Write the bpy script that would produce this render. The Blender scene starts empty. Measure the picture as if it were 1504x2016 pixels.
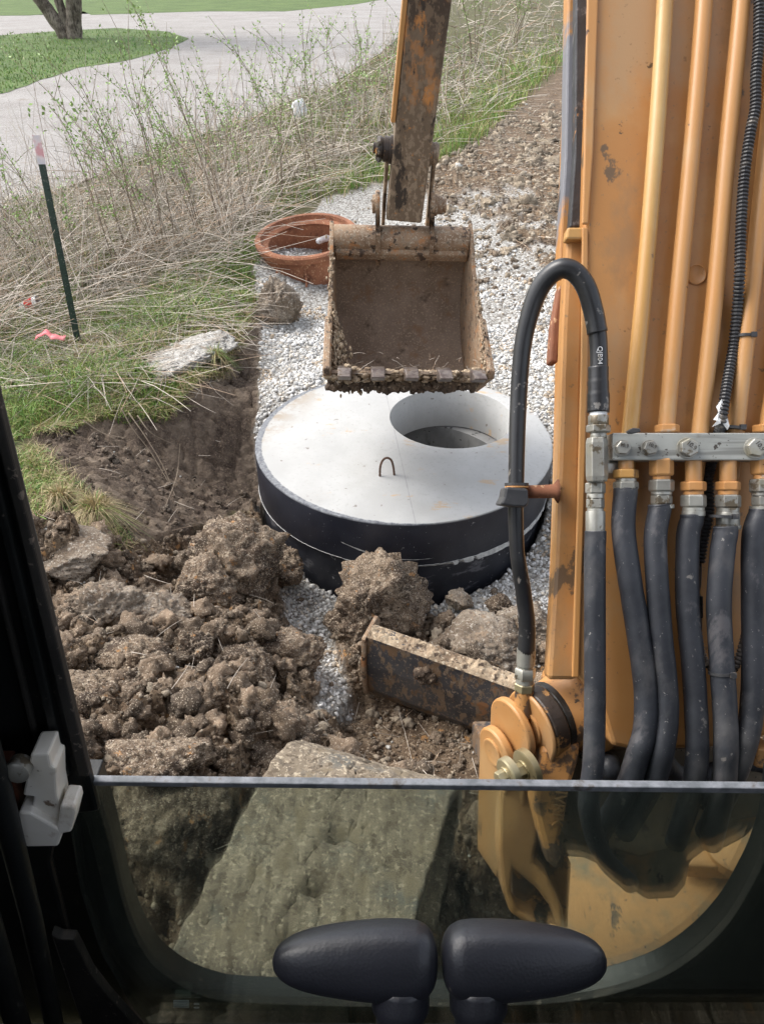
import bpy, bmesh, math, random
import numpy as np
from mathutils import Vector, Matrix, noise as mn
random.seed(7); rng = np.random.default_rng(7)
SC = bpy.context.scene
# ---------------------------------------------------------------- camera, sky, sun, exposure
FPX, TH, HC = 1511.0, math.radians(35.5), 1.8
cam_d = bpy.data.cameras.new('camera'); cam = bpy.data.objects.new('camera', cam_d)
SC.collection.objects.link(cam); SC.camera = cam
cam.location = (0, 0, HC); cam.rotation_euler = (math.radians(90) - TH, 0, 0)
cam_d.sensor_fit = 'HORIZONTAL'; cam_d.sensor_width = 24.0; cam_d.lens = 24.0 * FPX / 1504.0
cam_d.clip_start = 0.01; cam_d.clip_end = 3000
SUN_EL, SUN_AZ = math.radians(50), math.radians(292)      # azimuth clockwise from +Y
w = bpy.data.worlds.new('World'); SC.world = w; w.use_nodes = True
nt = w.node_tree; bg = nt.nodes['Background']
sky = nt.nodes.new('ShaderNodeTexSky'); sky.sky_type = 'NISHITA'; sky.sun_disc = False
sky.sun_elevation = SUN_EL; sky.sun_rotation = SUN_AZ; sky.dust_density = 3.0; sky.air_density = 1.0
hs = nt.nodes.new('ShaderNodeHueSaturation'); hs.inputs['Saturation'].default_value = 0.35
nt.links.new(sky.outputs[0], hs.inputs['Color']); nt.links.new(hs.outputs[0], bg.inputs[0]); bg.inputs[1].default_value = 0.15
sd = bpy.data.lights.new('sun', 'SUN'); sd.energy = 1.15; sd.angle = math.radians(34); sd.color = (1, 0.96, 0.9)
sun = bpy.data.objects.new('sun', sd); SC.collection.objects.link(sun)
sdir = Vector((math.sin(SUN_AZ) * math.cos(SUN_EL), math.cos(SUN_AZ) * math.cos(SUN_EL), math.sin(SUN_EL)))
sun.rotation_euler = sdir.to_track_quat('Z', 'Y').to_euler(); sun.location = (0, 0, 20)
SC.view_settings.view_transform = 'Standard'; SC.view_settings.look = 'None'
SC.view_settings.exposure = 1.22; SC.view_settings.gamma = 1.0; SC.view_settings.use_curve_mapping = False
SC.render.engine = 'CYCLES'; SC.cycles.max_bounces = 6; SC.cycles.transparent_max_bounces = 8
# ---------------------------------------------------------------- coordinates
CAM = np.array([0, 0, HC]); R_ = np.array([1., 0, 0])
F_ = np.array([0, math.cos(TH), -math.sin(TH)]); U_ = np.array([0, math.sin(TH), math.cos(TH)])
def ray(px, py): return F_ + R_ * ((px - 752) / FPX) - U_ * ((py - 1008) / FPX)
def P(px, py, d): return CAM + ray(px, py) * d
def G(px, py, z=0.0):
    r = ray(px, py); return CAM + r * ((z - HC) / r[2])
def V(px, py, Y):
    r = ray(px, py); return CAM + r * (Y / r[1])
def nrm(v): v = np.asarray(v, float); return v / (np.linalg.norm(v) + 1e-12)
# ---------------------------------------------------------------- noise (vectorised)
def _h(ix, iy, s):
    n = (ix.astype(np.int64) * 374761393 + iy.astype(np.int64) * 668265263 + s * 1442695041) & 0x7fffffff
    n = ((n ^ (n >> 13)) * 1274126177) & 0x7fffffff
    return ((n ^ (n >> 16)) & 0xffff) / 65535.0
def vn(x, y, s=0):
    ix, iy = np.floor(x), np.floor(y); fx, fy = x - ix, y - iy
    fx = fx * fx * (3 - 2 * fx); fy = fy * fy * (3 - 2 * fy)
    a = _h(ix, iy, s); b = _h(ix + 1, iy, s); c = _h(ix, iy + 1, s); d = _h(ix + 1, iy + 1, s)
    return (a * (1 - fx) + b * fx) * (1 - fy) + (c * (1 - fx) + d * fx) * fy
def fbm(x, y, o=4, s=0):
    r = 0; a = .5
    for i in range(o):
        r = r + a * (vn(x * 2 ** i, y * 2 ** i, s + i * 17) - .5); a *= .5
    return r * 2
def worley(x, y, s=0):
    ix, iy = np.floor(x), np.floor(y); f1 = np.full(x.shape, 9.); f2 = np.full(x.shape, 9.); idv = np.zeros(x.shape)
    tl_ = np.zeros(x.shape)
    for dx in (-1, 0, 1):
        for dy in (-1, 0, 1):
            cx, cy = ix + dx, iy + dy; ta_ = _h(cx, cy, s + 21) * 6.283; tx_ = (cx + .5 - x) * np.cos(ta_) + (cy + .5 - y) * np.sin(ta_)
            d = np.hypot(cx + .1 + .8 * _h(cx, cy, s) - x, cy + .1 + .8 * _h(cx, cy, s + 5) - y); i2 = _h(cx, cy, s + 9)
            m = d < f1; f2 = np.where(m, f1, np.minimum(f2, d)); idv = np.where(m, i2, idv); tl_ = np.where(m, tx_ * (.3 + _h(cx, cy, s + 31)), tl_); f1 = np.where(m, d, f1)
    worley.tilt = tl_; return f1, f2, idv
def inpoly(x, y, poly):
    r = np.zeros(np.shape(x), bool); n = len(poly)
    for i in range(n):
        x1, y1 = poly[i][:2]; x2, y2 = poly[(i + 1) % n][:2]
        c = ((y1 > y) != (y2 > y)) & (x < (x2 - x1) * (y - y1) / (y2 - y1 + 1e-12) + x1); r ^= c
    return r
# ---------------------------------------------------------------- objects
ROOT = {}
def tag(o, label=None, cat=None, group=None, kind=None):
    if label: o['label'] = label
    if cat: o['category'] = cat
    if group: o['group'] = group
    if kind: o['kind'] = kind
    return o
def empty(name, loc, label, cat, group=None):
    o = bpy.data.objects.new(name, None); SC.collection.objects.link(o); o.location = loc
    o.empty_display_size = .2; ROOT[o] = np.array(loc, float); return tag(o, label, cat, group)
def base_of(p):
    while p is not None and p not in ROOT: p = p.parent
    return ROOT[p] if p is not None else np.zeros(3)
def obj(name, vf, m, parent=None, loc=None, smooth=False, col=None, bevel=0, auto=None, label=None):
    v, f = vf; v = np.asarray(v, float).reshape(-1, 3)
    off = base_of(parent) if parent is not None else (np.array(loc, float) if loc is not None else np.zeros(3))
    me = bpy.data.meshes.new(name); vv = v - off
    if isinstance(f, np.ndarray):
        k = f.shape[1]; me.vertices.add(len(vv)); me.vertices.foreach_set('co', vv.ravel())
        me.loops.add(f.size); me.loops.foreach_set('vertex_index', f.ravel().astype(np.int32))
        me.polygons.add(len(f)); me.polygons.foreach_set('loop_start', np.arange(0, f.size, k, dtype=np.int32))
        me.update(calc_edges=True); me.validate()
    else:
        me.from_pydata(vv.tolist(), [], f); me.update()
    if col is not None:
        a = me.color_attributes.new('Col', 'FLOAT_COLOR', 'POINT'); c = np.ones((len(vv), 4)); c[:, :3] = col
        a.data.foreach_set('color', c.ravel())
    me.materials.append(m); o = bpy.data.objects.new(name, me); SC.collection.objects.link(o)
    if parent is not None: o.parent = parent
    elif loc is not None: o.location = loc
    if smooth or auto is not None: me.shade_smooth()
    if bevel:
        b = o.modifiers.new('bevel', 'BEVEL'); b.width = bevel; b.segments = 2; b.limit_method = 'ANGLE'; b.angle_limit = math.radians(35)
    if auto is not None: me.set_sharp_from_angle(angle=math.radians(auto))
    if label: o['label'] = label
    return o
def join(parts):
    V_, F2, n = [], [], 0
    for v, f in parts:
        v = np.asarray(v, float).reshape(-1, 3); V_.append(v); F2 += [[int(i) + n for i in q] for q in f]; n += len(v)
    return np.vstack(V_), F2
def catmull(pts, n=8):
    p = [np.asarray(q, float) for q in pts]; p = [2 * p[0] - p[1]] + p + [2 * p[-1] - p[-2]]; out = []
    for i in range(1, len(p) - 2):
        for k in range(n):
            t = k / n; a, b, c, d = p[i - 1], p[i], p[i + 1], p[i + 2]
            out.append(.5 * (2 * b + (c - a) * t + (2 * a - 5 * b + 4 * c - d) * t * t + (3 * b - a - 3 * c + d) * t ** 3))
    out.append(p[-2]); return out
def tube(pts, rad, seg=16, cap=True, wob=0):
    pts = [np.asarray(p, float) for p in pts]; n = len(pts); rad = [rad] * n if np.isscalar(rad) else list(rad)
    t = [nrm(pts[min(i + 1, n - 1)] - pts[max(i - 1, 0)]) for i in range(n)]
    a = nrm(np.cross(t[0], [0.123, .45, .88] if abs(t[0][2]) < .9 else [1, 0.1, 0])); v, f = [], []
    for i in range(n):
        a = nrm(a - t[i] * np.dot(a, t[i])); b = np.cross(t[i], a)
        for k in range(seg):
            th = 2 * math.pi * k / seg; r = rad[i] * (1 + (wob * mn.noise(Vector(pts[i] * 40) + Vector((math.cos(th), math.sin(th), 0))) if wob else 0))
            v.append(pts[i] + a * math.cos(th) * r + b * math.sin(th) * r)
    for i in range(n - 1):
        for k in range(seg): f.append([i * seg + k, i * seg + (k + 1) % seg, (i + 1) * seg + (k + 1) % seg, (i + 1) * seg + k])
    if cap: f.append(list(range(seg))[::-1]); f.append([(n - 1) * seg + k for k in range(seg)])
    return np.array(v), f
def lathe(o, ax, prof, seg=32, ph=0.0):       # prof: (distance along axis, radius)
    o = np.asarray(o, float); ax = nrm(ax); a = nrm(np.cross(ax, [0.1, .3, .9] if abs(ax[2]) < .9 else [1, .05, 0])); b = np.cross(ax, a); v, f = [], []
    for (h, r) in prof:
        for k in range(seg):
            th = 2 * math.pi * (k + ph) / seg; v.append(o + ax * h + (a * math.cos(th) + b * math.sin(th)) * r)
    for i in range(len(prof) - 1):
        for k in range(seg): f.append([i * seg + k, i * seg + (k + 1) % seg, (i + 1) * seg + (k + 1) % seg, (i + 1) * seg + k])
    if prof[0][1] > 1e-5: f.append(list(range(seg))[::-1])
    if prof[-1][1] > 1e-5: f.append([(len(prof) - 1) * seg + k for k in range(seg)])
    return np.array(v), f
def hexn(o, ax, r, h, ph=0.0):
    return lathe(o, ax, [(0, r * .9), (h * .12, r), (h * .88, r), (h, r * .9)], 6, ph)
def prism(poly, ext):                          # poly of 3-D points, extruded along ext
    v = [np.asarray(p, float) for p in poly]; n = len(v); ext = np.asarray(ext, float)
    vv = v + [p + ext for p in v]; c = np.cross(v[1] - v[0], v[2] - v[1])
    area = sum(np.cross(v[i] - v[0], v[(i + 1) % n] - v[0]) for i in range(n))
    flip = np.dot(area, ext) > 0; A = list(range(n)); B = list(range(n, 2 * n))
    f = [A[::-1] if flip else A, B if flip else B[::-1]]
    for i in range(n):
        q = [i, (i + 1) % n, n + (i + 1) % n, n + i]; f.append(q if flip else q[::-1])
    return np.array(vv), f
def box(c, ax, ay, az):                        # half-extent vectors
    c = np.asarray(c, float); v = [c + sx * np.asarray(ax) + sy * np.asarray(ay) + sz * np.asarray(az) for sx in (-1, 1) for sy in (-1, 1) for sz in (-1, 1)]
    return np.array(v), [[0, 1, 3, 2], [4, 6, 7, 5], [0, 4, 5, 1], [2, 3, 7, 6], [0, 2, 6, 4], [1, 5, 7, 3]]
def ico(sub):
    bm = bmesh.new(); bmesh.ops.create_icosphere(bm, subdivisions=sub, radius=1)
    v = np.array([x.co[:] for x in bm.verts]); f = np.array([[q.index for q in p.verts] for p in bm.faces]); bm.free(); return v, f
ICO = {k: ico(k) for k in (1, 2, 3, 5)}
def rmat(n):
    q = rng.normal(size=(n, 4)); q /= np.linalg.norm(q, axis=1)[:, None]; a, b, c, d = q.T
    return np.stack([1 - 2 * (c * c + d * d), 2 * (b * c - a * d), 2 * (b * d + a * c), 2 * (b * c + a * d), 1 - 2 * (b * b + d * d), 2 * (c * d - a * b),
                     2 * (b * d - a * c), 2 * (c * d + a * b), 1 - 2 * (b * b + c * c)], 1).reshape(n, 3, 3)
def planecut(q, seed, m=11, lo=.55, hi=.95):
    g = np.random.default_rng(seed); n = g.normal(size=(m, 3)); n /= np.linalg.norm(n, axis=1)[:, None]; d = g.uniform(lo, hi, m)
    return np.minimum((d[None] / np.maximum(q @ n.T, .05)).min(1), 1.12)
def swarm(pos, size, sub=1, nvar=10, rough=.35, flat=1.0, cols=None, sq=.55):
    bv, bf = ICO[sub]; var = []
    for k in range(nvar):
        s = 1 + rough * (rng.random((len(bv), 1)) - .5) * 2 if sub == 1 else None
        if s is None:
            o = Vector(rng.random(3) * 100); s = (planecut(bv, k + 100 * sub) * np.array([1 + rough * .9 * mn.fractal(Vector(p) * 2.6 + o, .7, 2., 4) for p in bv]))[:, None]
        var.append(bv * s * (1 - sq * rng.random(3) * .8))
    var = np.array(var); n = len(pos); idx = rng.integers(0, nvar, n); M = rmat(n)
    v = np.einsum('nij,nvj->nvi', M, var[idx]) * np.asarray(size)[:, None, None]; v[:, :, 2] *= flat; v += pos[:, None, :]
    f = (bf[None] + (np.arange(n) * len(bv))[:, None, None]).reshape(-1, 3)
    c = None if cols is None else np.repeat(cols, len(bv), axis=0)
    return (v.reshape(-1, 3), f), c
# ---------------------------------------------------------------- materials
def _noise(nt, vec, scale, detail=5, rough=.6, vs=None, kind='noise'):
    if vs is not None:
        m = nt.nodes.new('ShaderNodeMapping'); m.inputs['Scale'].default_value = vs; nt.links.new(vec, m.inputs[0]); vec = m.outputs[0]
    if kind == 'voronoi':
        n = nt.nodes.new('ShaderNodeTexVoronoi'); n.inputs['Scale'].default_value = scale; nt.links.new(vec, n.inputs['Vector']); return n.outputs['Distance']
    n = nt.nodes.new('ShaderNodeTexNoise'); n.inputs['Scale'].default_value = scale; n.inputs['Detail'].default_value = detail
    n.inputs['Roughness'].default_value = rough; nt.links.new(vec, n.inputs['Vector']); return n.outputs['Fac']
def _ramp(nt, fac, stops, interp='LINEAR'):
    r = nt.nodes.new('ShaderNodeValToRGB'); r.color_ramp.interpolation = interp; e = r.color_ramp.elements
    while len(e) < len(stops): e.new(.5)
    for i, (p, c) in enumerate(stops): e[i].position = p; e[i].color = (*c, 1) if len(c) == 3 else c
    nt.links.new(fac, r.inputs[0]); return r.outputs[0]
def _mrange(nt, v, lo, hi):
    m = nt.nodes.new('ShaderNodeMapRange'); m.inputs['From Min'].default_value = lo; m.inputs['From Max'].default_value = hi; nt.links.new(v, m.inputs[0]); return m.outputs[0]
def _mix(nt, f, a, b, mode='MIX'):
    m = nt.nodes.new('ShaderNodeMix'); m.data_type = 'RGBA'; m.blend_type = mode
    for s, x in ((0, f), (6, a), (7, b)):
        if hasattr(x, 'is_linked'): nt.links.new(x, m.inputs[s])
        elif s == 0: m.inputs[0].default_value = x
        else: m.inputs[s].default_value = (*x, 1)
    return m.outputs[2]
def _math(nt, op, a, b=0.0, clamp=False):
    m = nt.nodes.new('ShaderNodeMath'); m.operation = op; m.use_clamp = clamp
    for i, x in enumerate((a, b)):
        if hasattr(x, 'is_linked'): nt.links.new(x, m.inputs[i])
        else: m.inputs[i].default_value = x
    return m.outputs[0]
def _bump(nt, h, strength, dist, prev=None):
    b = nt.nodes.new('ShaderNodeBump'); b.inputs['Strength'].default_value = strength; b.inputs['Distance'].default_value = dist
    nt.links.new(h, b.inputs['Height'])
    if prev is not None: nt.links.new(prev, b.inputs['Normal'])
    return b.outputs[0]
def mat(name, base, bscale=6, rough=.6, layers=(), bumps=(), metal=0.0, attr=False, rvar=0.0, spec=.5, sss=0, world=False, trans=0):
    m = bpy.data.materials.new(name); m.use_nodes = True; nt = m.node_tree; b = nt.nodes['Principled BSDF']
    tc = nt.nodes.new('ShaderNodeTexCoord'); vec = tc.outputs['Object']
    if world: vec = nt.nodes.new('ShaderNodeNewGeometry').outputs['Position']

    if len(base[0]) == 3: base = [(.3, base[0]), (.7, base[-1])]
    base = [(.5 + (q[0] - .5) * .6, q[1]) for q in base]
    c = _ramp(nt, _noise(nt, vec, bscale), base)
    if attr:
        a = nt.nodes.new('ShaderNodeAttribute'); a.attribute_name = 'Col'; c = _mix(nt, 1.0, a.outputs['Color'], c, 'MULTIPLY')
    rv = None
    for L in layers:
        sc, vs, lo, hi, lc = L[:5]; k = L[5] if len(L) > 5 else 'noise'
        fac = _mrange(nt, _noise(nt, vec, sc, 8 if sc < 50 else 3, .65, vs, k), .5 + (lo - .5) * .72, .5 + (hi - .5) * .72)
        if len(L) > 6:                                             # gate along object z
            s = nt.nodes.new('ShaderNodeSeparateXYZ'); nt.links.new(vec, s.inputs[0]); fac = _math(nt, 'MULTIPLY', fac, _mrange(nt, s.outputs[2], *L[6]))
        c = _mix(nt, fac, c, lc)
    nt.links.new(c, b.inputs['Base Color']); b.inputs['Roughness'].default_value = rough; b.inputs['Metallic'].default_value = metal
    b.inputs['Specular IOR Level'].default_value = spec
    if rvar:
        nt.links.new(_math(nt, 'ADD', _math(nt, 'MULTIPLY', _noise(nt, vec, bscale * 3), rvar * 2), rough - rvar), b.inputs['Roughness'])
    if sss: b.inputs['Subsurface Weight'].default_value = sss; b.inputs['Subsurface Radius'].default_value = (.01, .01, .008)
    prev = None
    for B in bumps: prev = _bump(nt, _noise(nt, vec, B[0], 6, .6, None, B[3] if len(B) > 3 else 'noise'), B[1], B[2], prev)
    if prev is not None: nt.links.new(prev, b.inputs['Normal'])
    return m
ORG, ORG2 = (.49, .245, .085), (.44, .205, .064)
DUST = (.30, .24, .17)
M = {}
M['paint'] = mat('orange_paint', [(.3, ORG2), (.7, ORG)], 3, .42, [(5, (1, 1, .25), .56, .72, (.42, .25, .12)), (38, None, .755, .79, (.10, .06, .03)), (110, None, .70, .76, (.30, .17, .08)), (14, (1, 1, 2), .78, .80, (.20, .12, .06)), (2.5, None, .55, .8, (.50, .30, .13)), (6, (1.5, 1.5, .12), .57, .72, (.34, .185, .08)), (16, (1, 1, .4), .70, .74, (.16, .10, .055))],
                 [(260, .08, .002), (6, .10, .01)], rvar=.1)
M['paint_pale'] = mat('pale_orange_paint', [(.3, (.49, .26, .10)), (.7, (.51, .245, .080))], 4, .40, [(50, None, .80, .83, (.12, .06, .03)), (8, (1, 1, .2), .6, .8, (.5, .3, .14))], [(220, .06, .002)], rvar=.1)
M['paint_yellow'] = mat('yellow_paint', [(.3, (.49, .27, .085)), (.7, (.51, .285, .10))], 4, .35, [(9, (1, 1, .2), .68, .72, (.07, .04, .03)), (4, (1, 1, .2), .55, .75, (.55, .36, .15))], [(200, .05, .002)])
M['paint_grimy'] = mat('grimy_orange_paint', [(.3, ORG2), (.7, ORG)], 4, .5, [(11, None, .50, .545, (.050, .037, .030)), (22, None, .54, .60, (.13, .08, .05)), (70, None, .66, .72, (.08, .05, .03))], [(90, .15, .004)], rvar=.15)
M['deck'] = mat('deck_paint', [(.3, (.40, .21, .08)), (.7, (.47, .255, .10))], 5, .6, [(9, None, .50, .66, (.20, .17, .11)), (30, None, .56, .70, (.30, .19, .09)), (22, (1, .5, 1), .68, .72, (.12, .09, .06)), (70, None, .70, .74, (.07, .05, .035)), (26, (1, .3, 1), .74, .77, (.06, .04, .03))], [(90, .1, .003)])
M['stick'] = mat('muddy_orange_paint', [(.35, (.50, .21, .06)), (.7, (.60, .26, .075))], 4, .55,
                 [(7, (2, 2, .6), .46, .54, (.065, .045, .032)), (30, (1, 1, .5), .54, .60, (.17, .12, .08)), (5, (1, 1, .6),   .30, .44, (.175, .125, .083), 'noise', (1.68, 1.38)), (60, (1, 1, .6), .50, .60, (.30, .225, .155), 'noise', (1.7, 1.2)), (14, (1, 1, .5), .60, .66, (.045, .034, .027)), (40, None, .68, .72, (.42, .20, .07))],
                 [(120, .35, .004), (14, .2, .01)], rvar=.1)
M['rustmud'] = mat('muddy_bucket_steel', [(.3, (.20, .125, .075)), (.7, (.33, .22, .135))], 9, .75, [(50, None, .52, .62, (.28, .21, .145)), (120, None, .6, .66, (.42, .34, .25)), (18, None, .6, .68, (.36, .17, .07)), (25, None, .6, .66, (.07, .045, .03))], [(140, .5, .004), (30, .4, .012)])
M['bucket_in'] = mat('bucket_inner_soil', [(.3, (.215, .160, .118)), (.7, (.295, .225, .170))], 8, .85, [(120, None, .58, .66, (.38, .29, .21)), (12, None, .6, .75, (.24, .15, .09)), (9, None, .62, .74, (.12, .085, .06))], [(160, .5, .004), (22, .3, .01)])
M['mud'] = mat('clinging_mud', [(.3, (.20, .14, .09)), (.72, (.42, .325, .22))], 16, .9, [(90, None, .60, .68, (.5, .42, .31)), (40, None, .58, .66, (.08, .055, .038))], [(120, .7, .006)])
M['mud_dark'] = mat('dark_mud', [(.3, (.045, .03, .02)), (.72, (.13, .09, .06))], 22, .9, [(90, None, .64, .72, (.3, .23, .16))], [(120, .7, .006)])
M['tooth'] = mat('worn_tooth_steel', [(.3, (.13, .10, .09)), (.7, (.30, .26, .23))], 30, .38, [(30, None, .55, .66, (.16, .11, .075))], [(60, .3, .004)], metal=.55)
M['black'] = mat('black_grease', [(.3, (.012, .011, .010)), (.7, (.03, .026, .022))], 20, .32, [(40, None, .66, .72, (.14, .10, .07))], [(60, .4, .004)])
M['strip'] = mat('worn_black_strip', [(.3, (.02, .02, .022)), (.7, (.05, .05, .055))], 9, .5, [(30, (1, 1, .3), .62, .68, (.16, .15, .15)), (14, (1, 1, .4), .68, .72, (.42, .18, .05))], [(60, .3, .004)])
M['flange'] = mat('scuffed_orange_flange', [(.3, ORG2), (.7, ORG)], 6, .5, [(5, (1, 1, .6), .50, .55, (.19, .19, .21)), (16, (1, 1, .5), .62, .66, (.06, .05, .05))], [(60, .2, .004)])
M['hose'] = mat('dusty_black_rubber', [(.3, (.018, .020, .026)), (.7, (.038, .041, .050))], 11, .52, [(9, (1, 1, .35), .54, .78, (.10, .097, .098)), (180, None, .74, .79, (.22, .21, .20)), (55, (1, 1, .6), .76, .80, (.16, .15, .14)), (14, (2, 2, .3), .60, .70, (.085, .082, .088))], [(9, .25, .01), (160, .12, .002)], rvar=.12)
M['hose_loop'] = mat('shiny_black_rubber', [(.3, (.018, .018, .020)), (.7, (.034, .034, .036))], 8, .34, [(60, None, .70, .74, (.16, .15, .14)), (18, (1, 1, .3), .68, .71, (.2, .18, .16))], [(160, .06, .002)], rvar=.08)
M['loom'] = mat('black_plastic', [(.03, .03, .033), (.05, .05, .052)], 20, .45, [(30, None, .6, .72, (.16, .14, .12))])
M['loom_dusty'] = mat('dusty_loom', [(.12, .10, .085), (.24, .20, .17)], 20, .6)
M['zinc'] = mat('zinc_plated_steel', [(.3, (.30, .29, .26)), (.7, (.46, .45, .40))], 14, .38, [(40, None, .60, .66, (.16, .13, .09)), (9, None, .56, .7, (.36, .33, .24))], [(90, .15, .003)], metal=.55, rvar=.1)
M['brass'] = mat('orange_stained_nut', [(.3, (.50, .24, .08)), (.7, (.58, .30, .12))], 20, .45, [(30, None, .62, .68, (.2, .08, .03)), (18, None, .62, .7, (.5, .42, .34))], [(90, .15, .003)], metal=.1)
M['block'] = mat('bare_aluminium_block', [(.3, (.30, .305, .28)), (.7, (.40, .405, .375))], 12, .5, [(60, (.06, 1, 1), .50, .60, (.23, .23, .21)), (100, None, .67, .70, (.07, .06, .05)), (8, None, .62, .74, (.17, .14, .10))], [(120, .1, .002)], metal=.15)
M['gold'] = mat('yellow_zinc_steel', [(.3, (.30, .25, .14)), (.7, (.44, .38, .24))], 10, .36, [(50, None, .64, .7, (.15, .11, .06))], [(90, .1, .002)], metal=.6)
M['cab'] = mat('black_cab_frame', [(.3, (.0035, .0045, .0045)), (.7, (.008, .009, .0095))], 7, .46, [(16, (1, 1, .2), .60, .76, (.022, .022, .020)), (60, (1, 1, .15), .74, .79, (.06, .055, .05)), (120, None, .76, .80, (.08, .07, .06))], [(200, .12, .002), (20, .1, .004)], rvar=.1)
M['seal'] = mat('dusty_rubber_seal', [(.3, (.012, .011, .010)), (.7, (.028, .025, .022))], 9, .7, [(30, (1, 1, .2), .60, .75, (.06, .05, .042)), (90, None, .70, .76, (.12, .10, .085))], [(120, .3, .003)])
M['edge'] = mat('ground_glass_edge', [(.3, (.11, .12, .13)), (.7, (.22, .23, .25))], 60, .5, [(30, None, .6, .7, (.10, .09, .08))], [(120, .4, .002)])
M['grip'] = mat('leather_grain_grip', [(.3, (.009, .010, .014)), (.7, (.014, .015, .021))], 9, .42, [(60, None, .82, .85, (.10, .09, .08))], [(420, .22, .0005, 'voronoi'), (800, .15, .0004)], spec=.6)
M['nylon'] = mat('white_nylon', [(.3, (.72, .68, .60)), (.7, (.80, .77, .71))], 14, .38, [(18, None, .60, .76, (.34, .25, .17)), (40, None, .68, .74, (.2, .14, .09))], [(60, .08, .002)], sss=.15)
M['rust'] = mat('rusty_cast_iron', [(.3, (.19, .073, .038)), (.7, (.30, .12, .060))], 6, .85, [(30, None, .60, .72, (.33, .16, .085)), (9, None, .62, .7, (.15, .055, .03)), (80, None, .66, .7, (.5, .3, .17))], [(120, .3, .003)])
M['rebar'] = mat('rebar_rust', [(.07, .038, .024), (.13, .07, .045)], 60, .8, [], [(220, .6, .003)])
M['blade'] = mat('dozer_blade_steel', [(.3, (.045, .045, .048)), (.7, (.085, .083, .085))], 7, .45, [(18, (1, 1, .5), .54, .60, (.17, .105, .06)), (40, (1, 1, .4), .56, .62, (.21, .15, .10)), (10, None, .66, .7, (.27, .13, .06)), (90, None, .62, .66, (.22, .17, .13))], [(80, .3, .004)], rvar=.15)
M['track'] = mat('mud_caked_rubber', [(.3, (.17, .135, .095)), (.7, (.25, .205, .15))], 7, .9, [(5.5, None, .58, .70, (.12, .115, .10)), (100, None, .57, .64, (.38, .32, .235)), (45, None, .57, .62, (.10, .075, .05)), (60, None, .56, .66, (.12, .095, .07)), (14, None, .58, .66, (.19, .15, .10))], [(140, .6, .004), (40, .4, .008)])
M['housing'] = mat('shaded_grimy_housing', [(.3, (.11, .09, .062)), (.7, (.20, .15, .095))], 8, .6, [(6, None, .54, .66, (.36, .19, .075)), (30, None, .6, .7, (.16, .12, .08)), (60, None, .66, .72, (.02, .016, .012))], [(60, .4, .006)])  # base colour carries painted-in shade; orange patches and grime specks lie over it
M['greasy'] = mat('greasy_orange', [(.3, (.035, .026, .022)), (.7, (.06, .045, .036))], 10, .45, [(9, None, .60, .63, (.42, .22, .08)), (24, None, .66, .69, (.42, .22, .08)), (40, None, .62, .68, (.012, .010, .009))], [(60, .4, .005)])
M['cav'] = mat('dark_steel', [(.3, (.035, .032, .027)), (.7, (.085, .072, .055))], 12, .55, [(30, None, .60, .7, (.16, .13, .10))], [(50, .4, .006)])  # dark brown-grey steel with lighter patches
M['clod'] = mat('clay_clod', [(.28, (.092, .061, .039)), (.5, (.165, .114, .074)), (.75, (.285, .215, .148))], 7, .92, [(2.6, None, .54, .64, (.235, .175, .12)), (3.7, None, .50, .60, (.070, .047, .031)), (60, None, .58, .64, (.36, .285, .205)), (130, None, .60, .64, (.075, .05, .034)), (22, None, .67, .73, (.40, .21, .085)), (230, None, .63, .67, (.55, .47, .37))], [(90, .9, .01), (260, .7, .004), (28, .8, .03)], world=True)
M['clod_pale'] = mat('pale_clay_clod', [(.28, (.15, .11, .075)), (.5, (.21, .165, .12)), (.75, (.33, .275, .215))], 9, .92, [(80, None, .58, .66, (.40, .355, .295)), (130, None, .60, .64, (.14, .10, .075)), (24, None, .62, .70, (.30, .22, .15))], [(90, .9, .01), (260, .6, .004), (26, .7, .02)], world=True)
M['crumb'] = mat('soil_crumb', [(.3, (.75, .75, .75)), (.7, (1.1, 1.1, 1.1))], 40, .92, [(230, None, .63, .68, (.5, .42, .32))], [(180, .9, .006)], attr=True, world=True)
M['stone'] = mat('crushed_limestone', [(.3, (.82, .82, .82)), (.7, (1.1, 1.1, 1.1))], 60, .85, [], [(160, .3, .003)], attr=True, world=True)
M['grass'] = mat('grass_blade', [(1, 1, 1), (1, 1, 1)], 5, .55, attr=True, spec=.3)
M['straw'] = mat('dry_straw', [(.3, (.8, .8, .8)), (.7, (1.1, 1.1, 1.1))], 30, .7, attr=True, spec=.3)
M['leaf'] = mat('young_leaf', [(.3, (.20, .33, .08)), (.7, (.32, .47, .14))], 3, .5)
M['stem'] = mat('shrub_stem', [(.3, (.14, .105, .075)), (.7, (.28, .225, .16))], 6, .8)
M['bark'] = mat('tree_bark', [(.3, (.085, .065, .05)), (.7, (.24, .20, .165))], 5, .9, [(9, (3, 3, .4), .55, .62, (.05, .04, .03))], [(8, .8, .06)])
M['post'] = mat('green_post_enamel', [(.3, (.006, .022, .014)), (.7, (.012, .034, .022))], 20, .35, [(90, None, .68, .72, (.12, .12, .1))])
M['post_top'] = mat('faded_pink_white_paint', [(.35, (.66, .34, .36)), (.5, (.72, .62, .62)), (.7, (.55, .55, .60))], 12, .5)
M['white'] = mat('white_plastic', [(.66, .67, .68), (.78, .78, .78)], 9, .45, [(20, None, .62, .7, (.4, .36, .3))])
M['pink'] = mat('pink_plastic', [(.70, .13, .15), (.78, .25, .26)], 20, .5)
M['red'] = mat('red_print', [(.55, .03, .03), (.62, .05, .045)], 20, .4)
M['blue'] = mat('pale_blue_wrapper', [(.45, .58, .62), (.7, .72, .72)], 60, .4)
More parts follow.
